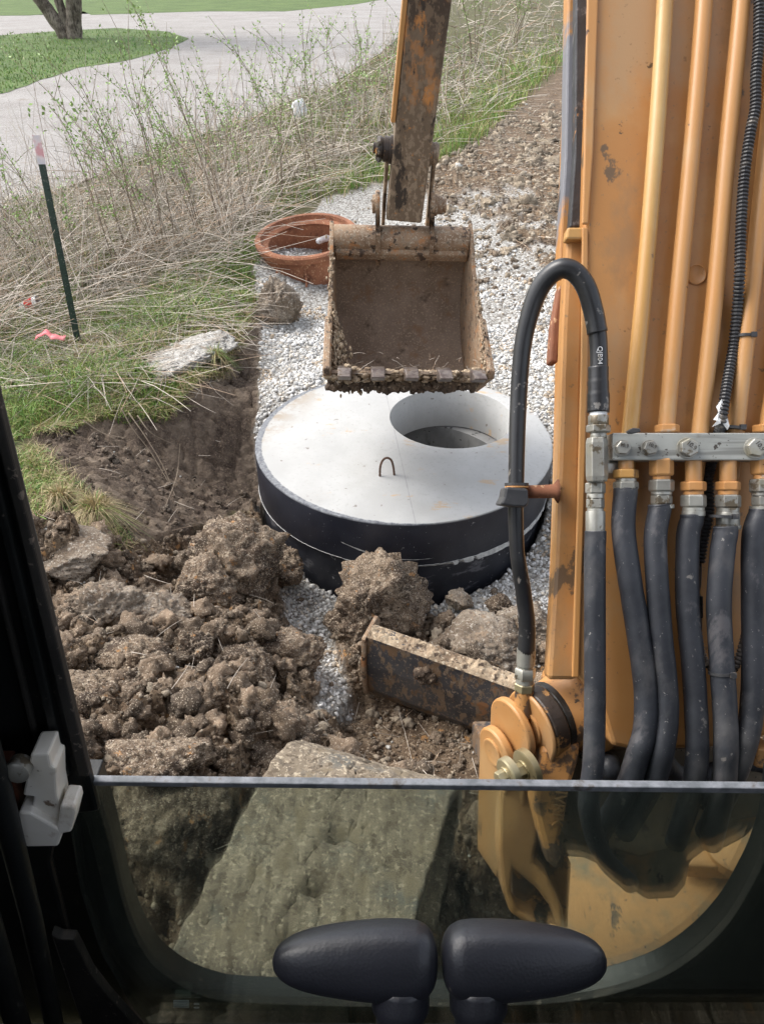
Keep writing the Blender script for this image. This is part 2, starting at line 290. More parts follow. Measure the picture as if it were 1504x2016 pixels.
# concrete lid: coated sides and a ragged smear of coating round the rim
def concrete_mat():
    m = bpy.data.materials.new('lid_concrete'); m.use_nodes = True; nt = m.node_tree; b = nt.nodes['Principled BSDF']; tc = nt.nodes.new('ShaderNodeTexCoord'); vec = tc.outputs['Object']
    c = _ramp(nt, _noise(nt, vec, 2.2, 6), [(.38, (.37, .37, .36)), (.62, (.45, .45, .44))])
    c = _mix(nt, _mrange(nt, _noise(nt, vec, 55, 5), .56, .66), c, (.37, .37, .355))
    c = _mix(nt, _mrange(nt, _noise(nt, vec, 26, 2, .5), .70, .74), c, (.22, .20, .18))
    c = _mix(nt, _mrange(nt, _noise(nt, vec, 3.1, 7, .7, (1, 2.2, 1)), .595, .64), c, (.46, .345, .23))
    s = nt.nodes.new('ShaderNodeSeparateXYZ'); nt.links.new(vec, s.inputs[0])
    line = _math(nt, 'ABSOLUTE', _math(nt, 'ADD', _math(nt, 'ADD', s.outputs[0], _math(nt, 'MULTIPLY', s.outputs[1], .10)), .035))
    line = _math(nt, 'ADD', line, _math(nt, 'MULTIPLY', _noise(nt, vec, 30), .006))
    c = _mix(nt, _math(nt, 'MULTIPLY', _mrange(nt, line, .0062, .004), .5), c, (.22, .22, .22))
    c = _mix(nt, _math(nt, 'MULTIPLY', _mrange(nt, _math(nt, 'ADD', s.outputs[0], _math(nt, 'MULTIPLY', s.outputs[1], -.45)), -.56, -.72), _mrange(nt, _noise(nt, vec, 9, 7, .7), .42, .56)), c, (.27, .21, .145))
    c = _mix(nt, _math(nt, 'MULTIPLY', _mrange(nt, _noise(nt, vec, 1.6, 6), .5, .62), .35), c, (.33, .32, .295))
    r = _math(nt, 'SQRT', _math(nt, 'ADD', _math(nt, 'MULTIPLY', s.outputs[0], s.outputs[0]), _math(nt, 'MULTIPLY', s.outputs[1], s.outputs[1])))
    skew = _math(nt, 'MULTIPLY', s.outputs[0], -.040)                # the smear is wider on the left
    rr = _math(nt, 'ADD', _math(nt, 'ADD', r, skew), _math(nt, 'MULTIPLY', _noise(nt, vec, 22, 8, .7), .022))
    smear = _mrange(nt, rr, .693, .697)
    c = _mix(nt, smear, c, _ramp(nt, _noise(nt, vec, 60), [(.35, (.10, .105, .12)), (.7, (.26, .27, .28))]))
    side = _math(nt, 'MULTIPLY', _mrange(nt, r, .683, .687), _mrange(nt, s.outputs[2], -.004, -.010))
    tar = _ramp(nt, _noise(nt, vec, 6), [(.3, (.009, .010, .016)), (.7, (.022, .024, .033))])
    tar = _mix(nt, _mrange(nt, _noise(nt, vec, 28, 6, .7, (1, 1, 1.5)), .69, .72), tar, (.42, .42, .42))
    tar = _mix(nt, _mrange(nt, _noise(nt, vec, 120, 2), .72, .75), tar, (.32, .32, .32))
    c = _mix(nt, side, c, tar); nt.links.new(c, b.inputs['Base Color'])
    rg = nt.nodes.new('ShaderNodeMix'); nt.links.new(side, rg.inputs[0]); rg.inputs[2].default_value = .85; rg.inputs[3].default_value = .38; nt.links.new(rg.outputs[0], b.inputs['Roughness'])
    p = _bump(nt, _noise(nt, vec, 150, 4), .12, .003); p = _bump(nt, _noise(nt, vec, 18, 6), .2, .006, p); nt.links.new(p, b.inputs['Normal']); return m
M['lid'] = concrete_mat()
def ground_mat():
    m = bpy.data.materials.new('ground_soil'); m.use_nodes = True; nt = m.node_tree; b = nt.nodes['Principled BSDF']; vec = nt.nodes.new('ShaderNodeNewGeometry').outputs['Position']
    a = nt.nodes.new('ShaderNodeAttribute'); a.attribute_name = 'Col'; s = nt.nodes.new('ShaderNodeSeparateColor'); nt.links.new(a.outputs['Color'], s.inputs[0])
    clay = _ramp(nt, _noise(nt, vec, 5, 8, .7), [(.36, (.072, .047, .030)), (.5, (.138, .095, .061)), (.64, (.25, .186, .125))])
    clay = _mix(nt, _mrange(nt, _noise(nt, vec, 75, 5), .54, .60), clay, (.31, .24, .17)); clay = _mix(nt, _mrange(nt, _noise(nt, vec, 130, 4), .55, .60), clay, (.07, .048, .033))
    clay = _mix(nt, _mrange(nt, _noise(nt, vec, 17, 6), .62, .67), clay, (.38, .21, .09))
    top = _ramp(nt, _noise(nt, vec, 7, 8, .7), [(.38, (.080, .058, .045)), (.5, (.135, .102, .077)), (.64, (.23, .18, .135))])
    top = _mix(nt, _mrange(nt, _noise(nt, vec, 120, 4), .56, .62), top, (.22, .17, .125))
    gv = nt.nodes.new('ShaderNodeTexVoronoi'); gv.inputs['Scale'].default_value = 55; nt.links.new(vec, gv.inputs['Vector'])
    gs = nt.nodes.new('ShaderNodeSeparateColor'); nt.links.new(gv.outputs['Color'], gs.inputs[0])
    grav = _ramp(nt, gs.outputs[0], [(.1, (.34, .32, .29)), (.5, (.46, .45, .42)), (.9, (.60, .59, .56))])
    grav = _mix(nt, _mrange(nt, gv.outputs['Distance'], .45, .75), grav, (.20, .18, .155))
    gr = _ramp(nt, _noise(nt, vec, 9, 7, .7), [(.35, (.055, .065, .025)), (.55, (.11, .10, .05)), (.72, (.20, .165, .10))])
    c = _mix(nt, s.outputs[2], clay, top); c = _mix(nt, s.outputs[1], c, gr); c = _mix(nt, s.outputs[0], c, grav)
    nt.links.new(c, b.inputs['Base Color']); b.inputs['Roughness'].default_value = .92; b.inputs['Specular IOR Level'].default_value = .25
    p = _bump(nt, _noise(nt, vec, 90, 5), .8, .010); p = _bump(nt, _noise(nt, vec, 260, 3), .6, .004, p); p = _bump(nt, _noise(nt, vec, 26, 6, .7), .7, .03, p)
    nt.links.new(p, b.inputs['Normal']); return m
M['ground'] = ground_mat()
M['road'] = mat('limestone_road', [(.3, (.23, .212, .198)), (.7, (.29, .272, .258))], .8, .9, [(60, None, .57, .64, (.42, .40, .38)), (45, None, .58, .64, (.17, .15, .13)), (.5, (1, 1.6, 1), .5, .8, (.32, .305, .288)), (3, None, .62, .72, (.23, .20, .175))], [(60, .5, .02)], world=True)
M['lawn'] = mat('mown_lawn', [(.3, (.06, .095, .02)), (.7, (.10, .15, .035))], .8, .9, [(14, None, .5, .7, (.10, .18, .035)), (3, None, .62, .72, (.13, .15, .05))], [(30, .8, .05)], world=True)
M['crust'] = mat('gravel_crust', [(.28, (.32, .30, .27)), (.5, (.44, .42, .38)), (.75, (.56, .54, .50))], 30, .92, [(60, None, .58, .64, (.6, .58, .54)), (100, None, .58, .64, (.14, .12, .10)), (7, None, .6, .7, (.26, .20, .14))], [(90, .9, .01), (200, .6, .004)], world=True)
def glass_mat():
    m = bpy.data.materials.new('tinted_glass'); m.use_nodes = True; nt = m.node_tree; nt.nodes.clear()
    o = nt.nodes.new('ShaderNodeOutputMaterial'); t = nt.nodes.new('ShaderNodeBsdfTransparent'); t.inputs[0].default_value = (.835, .89, .84, 1)
    g = nt.nodes.new('ShaderNodeBsdfGlossy'); g.inputs['Roughness'].default_value = .03; g.inputs[0].default_value = (1, 1, 1, 1)
    fr = nt.nodes.new('ShaderNodeFresnel'); fr.inputs[0].default_value = 1.5
    mx = nt.nodes.new('ShaderNodeMixShader'); nt.links.new(_math(nt, 'MULTIPLY', fr.outputs[0], .6), mx.inputs[0]); nt.links.new(t.outputs[0], mx.inputs[1]); nt.links.new(g.outputs[0], mx.inputs[2])
    tc = nt.nodes.new('ShaderNodeTexCoord'); d = nt.nodes.new('ShaderNodeBsdfDiffuse'); d.inputs[0].default_value = (.42, .48, .44, 1)
    n1 = _mrange(nt, _noise(nt, tc.outputs['Object'], 9, 8, .7), .40, .85); n2 = _mrange(nt, _noise(nt, tc.outputs['Object'], 260, 2), .70, .75)
    n3 = _mrange(nt, _noise(nt, tc.outputs['Object'], 22, 6, .6, (3.0, 1, .35)), .58, .8)
    k = _math(nt, 'ADD', _math(nt, 'MULTIPLY', n1, .012), _math(nt, 'ADD', _math(nt, 'MULTIPLY', n2, .08), _math(nt, 'MULTIPLY', n3, .022))); k = _math(nt, 'ADD', k, .003)
    m2 = nt.nodes.new('ShaderNodeMixShader'); nt.links.new(k, m2.inputs[0]); nt.links.new(mx.outputs[0], m2.inputs[1]); nt.links.new(d.outputs[0], m2.inputs[2]); nt.links.new(m2.outputs[0], o.inputs[0]); return m
M['glass'] = glass_mat()
# ---------------------------------------------------------------- terrain
CTRL = [(0,430,0),(300,300,0),(600,200,0),(780,120,0),(1000,120,.03),(-300,500,0),(60,700,.06),(155,675,.05),(250,600,.05),(400,560,.05),(480,540,.04),(450,640,.06),(360,735,.06),
 (250,785,.05),(60,830,.06),(-100,950,.08),(90,990,.07),(200,940,.03),(500,590,.03),(485,640,-.02),(515,600,-.09),(525,650,-.10),(520,720,-.11),(510,800,-.12),(400,740,.03),(440,760,-.1),(480,720,-.08),
 (130,860,.02),(230,850,-.02),(300,860,-.08),(380,830,-.10),(300,960,-.14),(380,950,-.26),(440,900,-.26),(470,1000,-.36),(500,900,-.32),(500,960,-.38),
 (640,740,-.05),(560,780,-.06),(700,650,-.07),(900,660,-.06),(1050,740,-.05),(1090,850,-.08),(1150,1000,-.25),(1090,1120,-.35),(1150,1250,-.3),
 (560,1110,-.38),(620,1160,-.41),(850,1200,-.43),(1000,1190,-.38),(700,1130,-.45),(590,1250,-.33),(640,1300,-.30),(650,1400,-.22),(930,1250,-.30),
 (480,1080,-.25),(420,1060,-.22),(300,1110,-.12),(230,1060,.0),(110,1080,.10),(120,1180,.06),(120,1300,.10),(250,1250,.04),(400,1200,-.05),(300,1350,.10),(500,1250,-.12),(520,1380,.02),(430,1470,.13),(200,1450,.20),(250,1600,.12),(350,1750,.04),(250,1850,0),
 (700,1450,-.26),(850,1480,-.26),(780,1400,-.30),(900,1420,-.30),(600,1450,-.08),(950,1520,-.22),(930,1700,-.05),(900,1900,-.05),(570,460,-.03),(700,420,-.03),(1000,600,-.02),(1000,450,.02),(1080,300,.05),(1100,180,.10),(900,400,0),(900,520,-.03)]
cp = np.array([G(a, b, c) for a, b, c in CTRL])
cp = np.vstack([cp, [(3,3,0),(3,5,0),(3,1.5,-.05),(2,1,-.1),(2,2.2,-.15),(-3,3,.08),(-2.2,2,.12),(-2,1,.2),(-3,0,.1),(3,-1,0),(0,-2,0),(-3,-3,0),(4,9,0),(-5,9,0),(0,11,0),(6,3,0),(-6,3,0),(4,-4,0),(0,.2,-.02),(.8,.5,-.05),(0,-.5,0)]])
def tps(r2): return np.where(r2 > 1e-12, r2 * np.log(r2 + 1e-12) * .5, 0)
_n = len(cp); _K = tps(((cp[:, None, :2] - cp[None, :, :2]) ** 2).sum(-1)) + np.eye(_n) * .004
_Pm = np.c_[np.ones(_n), cp[:, :2]]; _A = np.block([[_K, _Pm], [_Pm.T, np.zeros((3, 3))]]); _W = np.linalg.solve(_A, np.r_[cp[:, 2], 0, 0, 0])
def base_h(x, y):
    sh = x.shape; x = x.ravel(); y = y.ravel(); r = np.zeros(len(x))
    for i in range(_n): r += _W[i] * tps((x - cp[i, 0]) ** 2 + (y - cp[i, 1]) ** 2)
    r += _W[_n] + _W[_n + 1] * x + _W[_n + 2] * y; fade = np.clip((7.5 - np.hypot(x, y - 2.5)) / 3.0, 0, 1); fade = fade * fade * (3 - 2 * fade)
    return (np.clip(r, -.6, .35) * fade).reshape(sh)
def GP(pts): return [G(*p)[:2] for p in pts]
Z_TOP = GP([(75,850,.03),(130,845,.02),(320,800,0),(385,745,.03),(440,690,.03),(480,640,0),(508,575,0),(512,640,-.08),(510,760,-.12),(506,860,-.2),(512,1000,-.36),(470,1010,-.36),(380,1050,-.2),(280,1090,-.1),(225,1020,.0),(150,955,.02),(80,895,.03)])
Z_GRAVEL = GP([(512,640,-.1),(500,540,-.03),(540,500,-.03),(640,390,-.02),(760,360,-.02),(880,400,-.02),(960,440,-.02),(1100,560,-.02),(1350,620,-.02),(1350,1000,-.2),(1200,1230,-.35),(1050,1290,-.33),(960,1250,-.32),(880,1230,-.36),(700,1190,-.42),(655,1260,-.32),(690,1380,-.25),(640,1420,-.2),(600,1340,-.26),(570,1250,-.33),(545,1160,-.38),(590,1100,-.4),(515,1020,-.38),(505,860,-.2),(512,760,-.12)])
Z_GRAVMIX = GP([(850,400,0),(1000,350,.03),(1110,420,.03),(1300,500,0),(1100,640,0),(940,600,0)])
Z_CLAYR = GP([(720,395,0),(850,330,0),(960,260,.03),(1050,170,.05),(1120,110,.08),(1500,60,.05),(1700,600,0),(1350,640,0),(1100,560,0),(960,440,0),(880,400,0)])
Z_CLAY = GP([(512,1000,-.38),(590,1100,-.4),(545,1160,-.38),(570,1250,-.33),(600,1340,-.26),(690,1400,-.22),(800,1400,-.2),(1100,1300,-.3),(1400,1250,-.3),(1500,1900,-.05),(0,2100,0),(-400,1500,.2),(0,1120,.08),(95,1060,.08),(280,1090,-.1),(380,1050,-.2)])
Z_WEED = GP([(-500,640),(0,425),(330,288),(480,238),(650,168),(740,110),(800,60),(850,20),(890,3),(1300,-5),(1400,20),(1120,105),(1040,165),(950,240),(850,300),(740,345),(560,410),(505,470),(480,540),(300,590),(130,660),(0,710),(-500,850)])
Z_GRASS = GP([(-400,1100,.1),(-400,620,.05),(0,640,.05),(300,570,.05),(480,470,.04),(520,420,.03),(535,470,.03),(500,545,.03),(505,580,.03),(480,640,.04),(440,690,.05),(385,745,.05),(320,800,.03),(130,838,.05),(60,850,.05),(75,915,.05),(135,970,.06),(205,1030,.04),(225,1075,.02),(170,1070,.06),(100,1010,.1),(0,1050,.12)])
Z_GRASSR = GP([(640,400,0),(720,320,0),(860,240,0),(1000,130,0),(1130,60,0),(1180,80,0),(1080,160,.02),(1000,230,.02),(960,270,.03),(900,310,0),(760,360,0)])
def zones(x, y):
    j = .035; xj = x + j * fbm(x * 9, y * 9, 3, 3); yj = y + j * fbm(x * 9, y * 9, 3, 4)
    top = inpoly(xj, yj, Z_TOP); gv = inpoly(xj, yj, Z_GRAVEL); gm = inpoly(xj, yj, Z_GRAVMIX); cr = inpoly(xj, yj, Z_CLAYR); cl = inpoly(xj, yj, Z_CLAY)
    green = ~(top | gv | gm | cr | cl)
    cl = cl | (green & (y < 2.7) & (x > -.42)) ; green = green & ~cl
    g = gv | (gm & (fbm(x * 5, y * 5, 4, 21) > .05)); return top, g, green, (cl & ~gv), cr & ~g
def lumps(x, y, zt, zg, zgr, zcl, zcr):
    f1, f2, i1 = worley(x * 5.2 + .35 * fbm(x * 6, y * 6, 3, 1), y * 5.2 + .35 * fbm(x * 6, y * 6, 3, 2), 3)
    L1 = .45 * np.sqrt(np.clip(1 - f1 * f1 * 1.8, 0, 1)) * (.3 + i1) + .75 * worley.tilt + .35 * i1 + .1
    bf_ = GP([(660,1400,-.2),(700,1330,-.2),(1100,1350,-.2),(1100,1600,-.2),(700,1560,-.2)]); zcl = zcl * np.where(inpoly(x, y, bf_), .30, 1)
    g1, g2, i2 = worley(x * 13 + .4 * fbm(x * 15, y * 15, 2, 5), y * 13, 13); L2 = .45 * np.sqrt(np.clip(1 - g1 * g1 * 1.8, 0, 1)) * (.3 + i2) + .75 * worley.tilt + .35 * i2 + .1
    h1, h2, i3 = worley(x * 32, y * 32, 33); L3 = .45 * np.sqrt(np.clip(1 - h1 * h1 * 1.8, 0, 1)) * (.3 + i3) + .75 * worley.tilt + .35 * i3 + .1
    k1, k2, i4 = worley(x * 70, y * 70, 43); L4 = np.sqrt(np.clip(1 - k1 * k1 * 1.8, 0, 1))
    d = -.05 * inpoly(x, y, bf_) + zcl * (.10 * L1 + .065 * L2 + .032 * L3 + .010 * L4 + .06 * fbm(x * 2.5, y * 2.5, 5, 8) - .10)
    crk = np.minimum(f2 - f1, .25) / .25; crk2 = np.minimum(g2 - g1, .2) / .2
    d += zt * (.024 * crk2 + .018 * L2 * i1 + .012 * L3 + .004 * L4 + .03 * fbm(x * 5, y * 5, 5, 9) - .03)
    d += zcr * (.045 * L2 + .03 * L1 + .018 * L3 + .006 * L4 + .03 * fbm(x * 3, y * 3, 4, 11) - .04)
    d += zg * (.010 * L3 + .02 * fbm(x * 3, y * 3, 3, 12)); d += zgr * (.03 * fbm(x * 4, y * 4, 5, 14)); return d
def axis(a, b, st, far, gr=1.09):
    c = list(np.arange(a, b, st)); s = st; x = c[0]; L = []
    while x > -far: s *= gr; x -= s; L.append(x)
    s = st; x = c[-1]; Rr = []
    while x < far: s *= gr; x += s; Rr.append(x)
    return np.array(L[::-1] + c + Rr)
gx, gy = axis(-2.4, 1.9, .0125, 500), axis(.7, 5.6, .0125, 900, 1.05)
X, Y = np.meshgrid(gx, gy); ZN = [q.astype(float) for q in zones(X, Y)]
def soften(a, n=2):
    for _ in range(n):
        b = a.copy(); b[1:-1, 1:-1] = (a[1:-1, 1:-1] * 2 + a[:-2, 1:-1] + a[2:, 1:-1] + a[1:-1, :-2] + a[1:-1, 2:]) / 6; a = b
    return a
ZS = [soften(q, 1) for q in ZN]; fin = np.clip((9 - np.hypot(X, Y - 3)) / 3, 0, 1)
# slight bank under the grass edge where the cut was made
HT = base_h(X, Y) + lumps(X, Y, *ZS) * fin
LX, LY, LR = .10, 3.13, .69
dl = np.hypot(X - LX, Y - LY); HT = np.where(dl < LR + .005, np.minimum(HT, -.6), HT)
HT = np.where((X > -.55) & (X < .9) & (Y < 1.05) & (Y > -1.5), np.minimum(HT, .06), HT)
def H(x, y):
    x = np.asarray(x, float); y = np.asarray(y, float)
    i = np.clip(np.searchsorted(gx, x) - 1, 0, len(gx) - 2); j = np.clip(np.searchsorted(gy, y) - 1, 0, len(gy) - 2)
    fx = np.clip((x - gx[i]) / (gx[i + 1] - gx[i]), 0, 1); fy = np.clip((y - gy[j]) / (gy[j + 1] - gy[j]), 0, 1)
    return (HT[j, i] * (1 - fx) + HT[j, i + 1] * fx) * (1 - fy) + (HT[j + 1, i] * (1 - fx) + HT[j + 1, i + 1] * fx) * fy
ny, nx = X.shape; ii = (np.arange(ny - 1)[:, None] * nx + np.arange(nx - 1)[None]).ravel()
gf = np.stack([ii, ii + 1, ii + nx + 1, ii + nx], 1)
cA = np.stack([ZS[1].ravel(), ZS[2].ravel(), ZS[0].ravel()], 1)
o = obj('ground', (np.stack([X, Y, HT], -1).reshape(-1, 3), gf), M['ground'], col=cA, smooth=True); tag(o, kind='structure')
def sheet(name, pts, z, m, lab=None):
    p = [G(a, b, 0)[:2] for a, b in pts]; bm = bmesh.new(); vs = [bm.verts.new((q[0], q[1], z)) for q in p]; f = bm.faces.new(vs)
    if f.normal.z < 0: f.normal_flip()
    bmesh.ops.triangulate(bm, faces=[f]); me = bpy.data.meshes.new(name); bm.to_mesh(me); bm.free(); me.materials.append(m)
    for q in me.polygons:
        if q.normal.z < 0: q.flip()
    o = bpy.data.objects.new(name, me); SC.collection.objects.link(o); return tag(o, kind='structure')
def wig(pts, n=9, amp=4):
    out = []
    for i in range(len(pts) - 1):
        a, b = np.array(pts[i], float), np.array(pts[i + 1], float)
        for k in range(n): q = a + (b - a) * k / n; s = (abs(q[1]) + 30) / 200 * amp; out.append((q[0] + random.uniform(-1, 1) * s, q[1] + random.uniform(-.35, .35) * s))
    out.append(pts[-1]); return out
near = wig([(-700,720),(-500,640),(0,425),(330,288),(480,238),(650,168),(740,110),(800,60),(850,20),(885,3),(900,-20)])
sheet('gravel_road', near + [(700,-32),(-900,-32),(-1500,60),(-2500,700)], .012, M['road'])
sheet('lawn', wig([(-1200,480),(-300,262),(0,187),(150,135),(260,118),(330,97),(372,76)], 9, 3) + wig([(372,76),(330,62),(230,55),(100,62),(0,70),(-400,78),(-1500,95)], 6, 2) + [(-2500,300)], .018, M['lawn'])
o2 = sheet('lawn', wig([(-2000,40),(-300,33),(60,30),(165,22),(180,29),(400,22),(560,22),(700,8),(760,-3)], 8, 1) + [(760,-20),(-400,-28),(-2500,-20)], .018, M['lawn'])
for zz in np.linspace(0, 1, 1): pass
# ---------------------------------------------------------------- crushed stone
def px_sample(n, x0, x1, y0, y1, z=0.0, poly=None):
    x = rng.uniform(x0, x1, n); y = rng.uniform(y0, y1, n); r = F_[None] + R_[None] * ((x - 752) / FPX)[:, None] - U_[None] * ((y - 1008) / FPX)[:, None]
    p = CAM + r * ((z - HC) / r[:, 2])[:, None]
    if poly is not None: p = p[inpoly(p[:, 0], p[:, 1], poly)]
    return p
p = np.vstack([px_sample(26000, 480, 1350, 380, 860, -.06), px_sample(9000, 480, 1350, 860, 1440, -.3)]); q = rng.uniform([-.9, 1.8], [1.9, 5.6], (26000, 2))
p = np.vstack([p[:, :2], q]); zt, zg, zgr, zcl, zcr = zones(p[:, 0], p[:, 1]); keep = zg & ((p[:, 1] < 4.6) | (fbm(p[:, 0] * 4, p[:, 1] * 4, 4, 77) > -.12 + (p[:, 1] - 4.6) * .10)) & (np.hypot(p[:, 0] - LX, p[:, 1] - LY) > LR + .01) & (p[:, 1] < 7); p = p[keep]
n = len(p); sz = rng.gamma(4, .0021, n).clip(.004, .022); sz *= np.clip(.8 + .08 * (p[:, 1] - 2), .8, 1.1)
g = rng.uniform(.48, .80, n)[:, None] * np.where(rng.random((n, 1)) < .12, .65, 1); tint = np.where(rng.random((n, 1)) < .15, [[1, .90, .76]], [[1, .985, .95]])
dirty = (fbm(p[:, 0] * 4, p[:, 1] * 4, 4, 71)[:, None] > .22) & (rng.random((n, 1)) < .6)
col = np.where(dirty, g * [[.72, .58, .43]], g * tint)
vf, cc = swarm(np.c_[p, H(p[:, 0], p[:, 1]) + sz * .25], sz, 1, 14, .38, .9, col, .6)
tag(obj('crushed_stone', vf, M['stone'], col=cc), 'white crushed limestone bedding spread around the concrete manhole', 'gravel', kind='stuff')
# ---------------------------------------------------------------- crumbs of soil
q = rng.uniform([-2.2, .75], [1.9, 3.2], (22000, 2)); q2 = px_sample(9000, 700, 1350, 110, 640, 0)[:, :2]; q = np.vstack([q, q2[q2[:, 1] < 14]])
zt, zg, zgr, zcl, zcr = zones(q[:, 0], q[:, 1]); dd = np.hypot(q[:, 0] - LX, q[:, 1] - LY); gm_ = inpoly(q[:, 0], q[:, 1], Z_GRAVMIX)
k = (zcl | zcr | (zt & (rng.random(len(q)) < .35)) | (zg & (rng.random(len(q)) < np.where(gm_, .5, .05)))) & (dd > LR + .04); q = q[k]; zt = zt[k]; zcr = zcr[k]
sz = (.0045 / (1 - rng.random(len(q)) * .94) ** .62).clip(.004, .034) * np.clip(q[:, 1] / 4.5, 1, 2.2); n = len(q)
col = np.where(rng.random((n, 1)) < .3, [[.33, .27, .20]], [[.165, .122, .085]]) * rng.uniform(.65, 1.25, (n, 1)); col = np.where(zt[:, None], [[.10, .075, .055]] * rng.uniform(.7, 1.4, (n, 1)), col)
col = np.where(zcr[:, None], [[.40, .335, .255]] * rng.uniform(.7, 1.3, (n, 1)), col); col = np.where(rng.random((n, 1)) < .012, [[.55, .54, .5]], col)
pos = np.c_[q, H(q[:, 0], q[:, 1]) + sz * .3]; big = (sz > .018) & (q[:, 1] < 6)
vf1, c1 = swarm(pos[~big], sz[~big], 1, 14, .28, .95, col[~big], .5); vf2, c2 = swarm(pos[big], sz[big] * 1.1, 3, 8, .45, .95, col[big], .45)
mq = px_sample(2600, 60, 1120, 1040, 1580, .05)[:, :2]; mz = zones(mq[:, 0], mq[:, 1]); mq = mq[mz[3] & ~inpoly(mq[:, 0], mq[:, 1], GP([(660,1400,-.2),(690,1300,-.2),(1100,1350,-.2),(1100,1600,-.2),(700,1560,-.2)])) & (np.hypot(mq[:, 0] - LX, mq[:, 1] - LY) > LR + .05)][:1000]; n = len(mq); ms = rng.gamma(3, .009, n).clip(.010, .060)
vf3, c3 = swarm(np.c_[mq, H(mq[:, 0], mq[:, 1]) + ms * .15], ms, 3, 12, .55, .9, np.array([[.14, .10, .067]]) * rng.uniform(.55, 1.7, (n, 1)), .5)
rq = px_sample(4200, 820, 1350, 100, 560, 0)[:, :2]; rq = rq[(rq[:, 1] < 13)]; rz = zones(rq[:, 0], rq[:, 1]); rq = rq[(rz[4] | (rz[1] & inpoly(rq[:, 0], rq[:, 1], Z_GRAVMIX)))]; rq = rq[fbm(rq[:, 0] * 2.2, rq[:, 1] * 2.2, 3, 91) > -.05]; rq = rq[(rng.random(len(rq)) < np.clip(rq[:, 1] / 11, .2, 1))]; n = len(rq); ms = rng.gamma(2, .014, n).clip(.010, .08) * np.clip(rq[:, 1] / 6, .8, 1.5)
vf4, c4 = swarm(np.c_[rq, H(rq[:, 0], rq[:, 1]) - ms * .25], ms * 1.15, 3, 14, 1.0, .75, np.array([[.29, .235, .17]]) * rng.uniform(.6, 1.35, (n, 1)), .6); vf3 = (np.vstack([vf3[0], vf4[0]]), np.vstack([vf3[1], vf4[1] + len(vf3[0])])); c3 = np.vstack([c3, c4])
vf2 = (np.vstack([vf2[0], vf3[0]]), np.vstack([vf2[1], vf3[1] + len(vf2[0])])); c2 = np.vstack([c2, c3])
vv = np.vstack([vf1[0], vf2[0]]); ff = np.vstack([vf1[1], vf2[1] + len(vf1[0])])
tag(obj('soil_crumbs', (vv, ff), M['crumb'], col=np.vstack([c1, c2])), 'loose crumbs of brown clay soil lying all over the dug ground', 'soil', kind='stuff')
# ---------------------------------------------------------------- big clods, one by one
def clod(name, px, py, z, s, label, cat='clod', m='clod', sq=(1, 1, .8), seed=0, rough=1.0, group=None, rot=0):
    c = G(px, py, z); bv, bf = ICO[5]; o_ = Vector((seed * 7.3, seed * 3.1, seed * 1.7)); v = []
    cr, sr = math.cos(rot), math.sin(rot); pc_ = planecut(bv, seed + 500, 14, .62, 1.0)
    for ip, p in enumerate(bv):
        q = Vector(p); a = .5 * (.34 * mn.noise(q * .9 + o_) + .20 * mn.noise(q * 2.1 + o_) + .12 * mn.fractal(q * 4 + o_, .8, 2, 3))
        d, _ = mn.voronoi(q * 3.2 + o_); e, _ = mn.voronoi(q * 9 + o_); g_, _ = mn.voronoi(q * 22 + o_); a += -.08 * (d[0] - .35) - .07 * (e[0] - .3) - .05 * (g_[0] - .3) + .05 * (d[1] - d[0] < .06) * -1 + .10 * mn.fractal(q * 7 + o_, .5, 2, 4); r = (1 + a * rough) * pc_[ip] * 1.12
        x, y, zz = q.x * r * s * sq[0], q.y * r * s * sq[1], q.z * r * s * sq[2]; v.append((c[0] + x * cr - y * sr, c[1] + x * sr + y * cr, c[2] + zz))
    o = obj(name, (np.array(v), bf), M[m], loc=tuple(c), smooth=True); return tag(o, label, cat, group)
GC = 'large clods of dug clay'
clod('clay_clod', 742, 1195, -.24, .195, 'tall crumbly brown clod heaped against the front of the concrete manhole', seed=1, sq=(.98, .9, 1.02), group=GC)
clod('clay_clod', 705, 1235, -.30, .10, 'brown clod lying just behind the top left corner of the blade', seed=21, sq=(1.1, .9, .8), group=GC)
clod('clay_clod', 455, 1115, -.13, .165, 'biggest brown clod between the dark cut bank and the manhole', seed=2, sq=(1.15, 1, .95), group=GC)
clod('clay_clod', 395, 1160, -.08, .12, 'brown clod at the foot of the straw tussock slope left of the biggest clod', seed=22, group=GC)
clod('clay_clod', 545, 1120, -.27, .095, 'dark brown clod touching the lower left side of the black manhole wall', seed=3, group=GC)
clod('clay_clod', 300, 1215, .02, .095, 'pale brown clod in the middle of the left heap below the grey chunk', seed=4, m='clod_pale', sq=(1.3, 1, .6), group=GC)
clod('clay_clod', 200, 1200, .07, .10, 'cracked pale brown clod beside the cab pillar below the grey chunk', seed=5, m='clod_pale', sq=(1.1, 1, .8), group=GC)
clod('clay_clod', 385, 1290, .03, .085, 'flat faced tan clod standing in the centre of the left heap', seed=6, sq=(.7, .7, 1.2), group=GC)
clod('clay_clod', 480, 1310, -.02, .10, 'rounded brown clod right of the flat faced tan clod', seed=7, group=GC)
clod('clay_clod', 560, 1290, -.14, .11, 'brown clod at the edge of the white gravel spill', seed=8, sq=(1.2, .9, .7), group=GC)
clod('clay_clod', 205, 1375, .14, .105, 'big rounded brown clod against the lower cab pillar', seed=9, sq=(1, 1, .85), group=GC)
clod('clay_clod', 425, 1395, .10, .075, 'small dark clod in the lower middle of the heap', seed=10, sq=(1.2, 1, .8), group=GC)
clod('clay_clod', 545, 1435, .04, .095, 'brown clod beside the muddy track end', seed=11, group=GC)
clod('clay_clod', 310, 1500, .21, .085, 'broad clod just above the glass edge at its left end', seed=12, m='clod', sq=(1.3, 1, .7), group=GC)
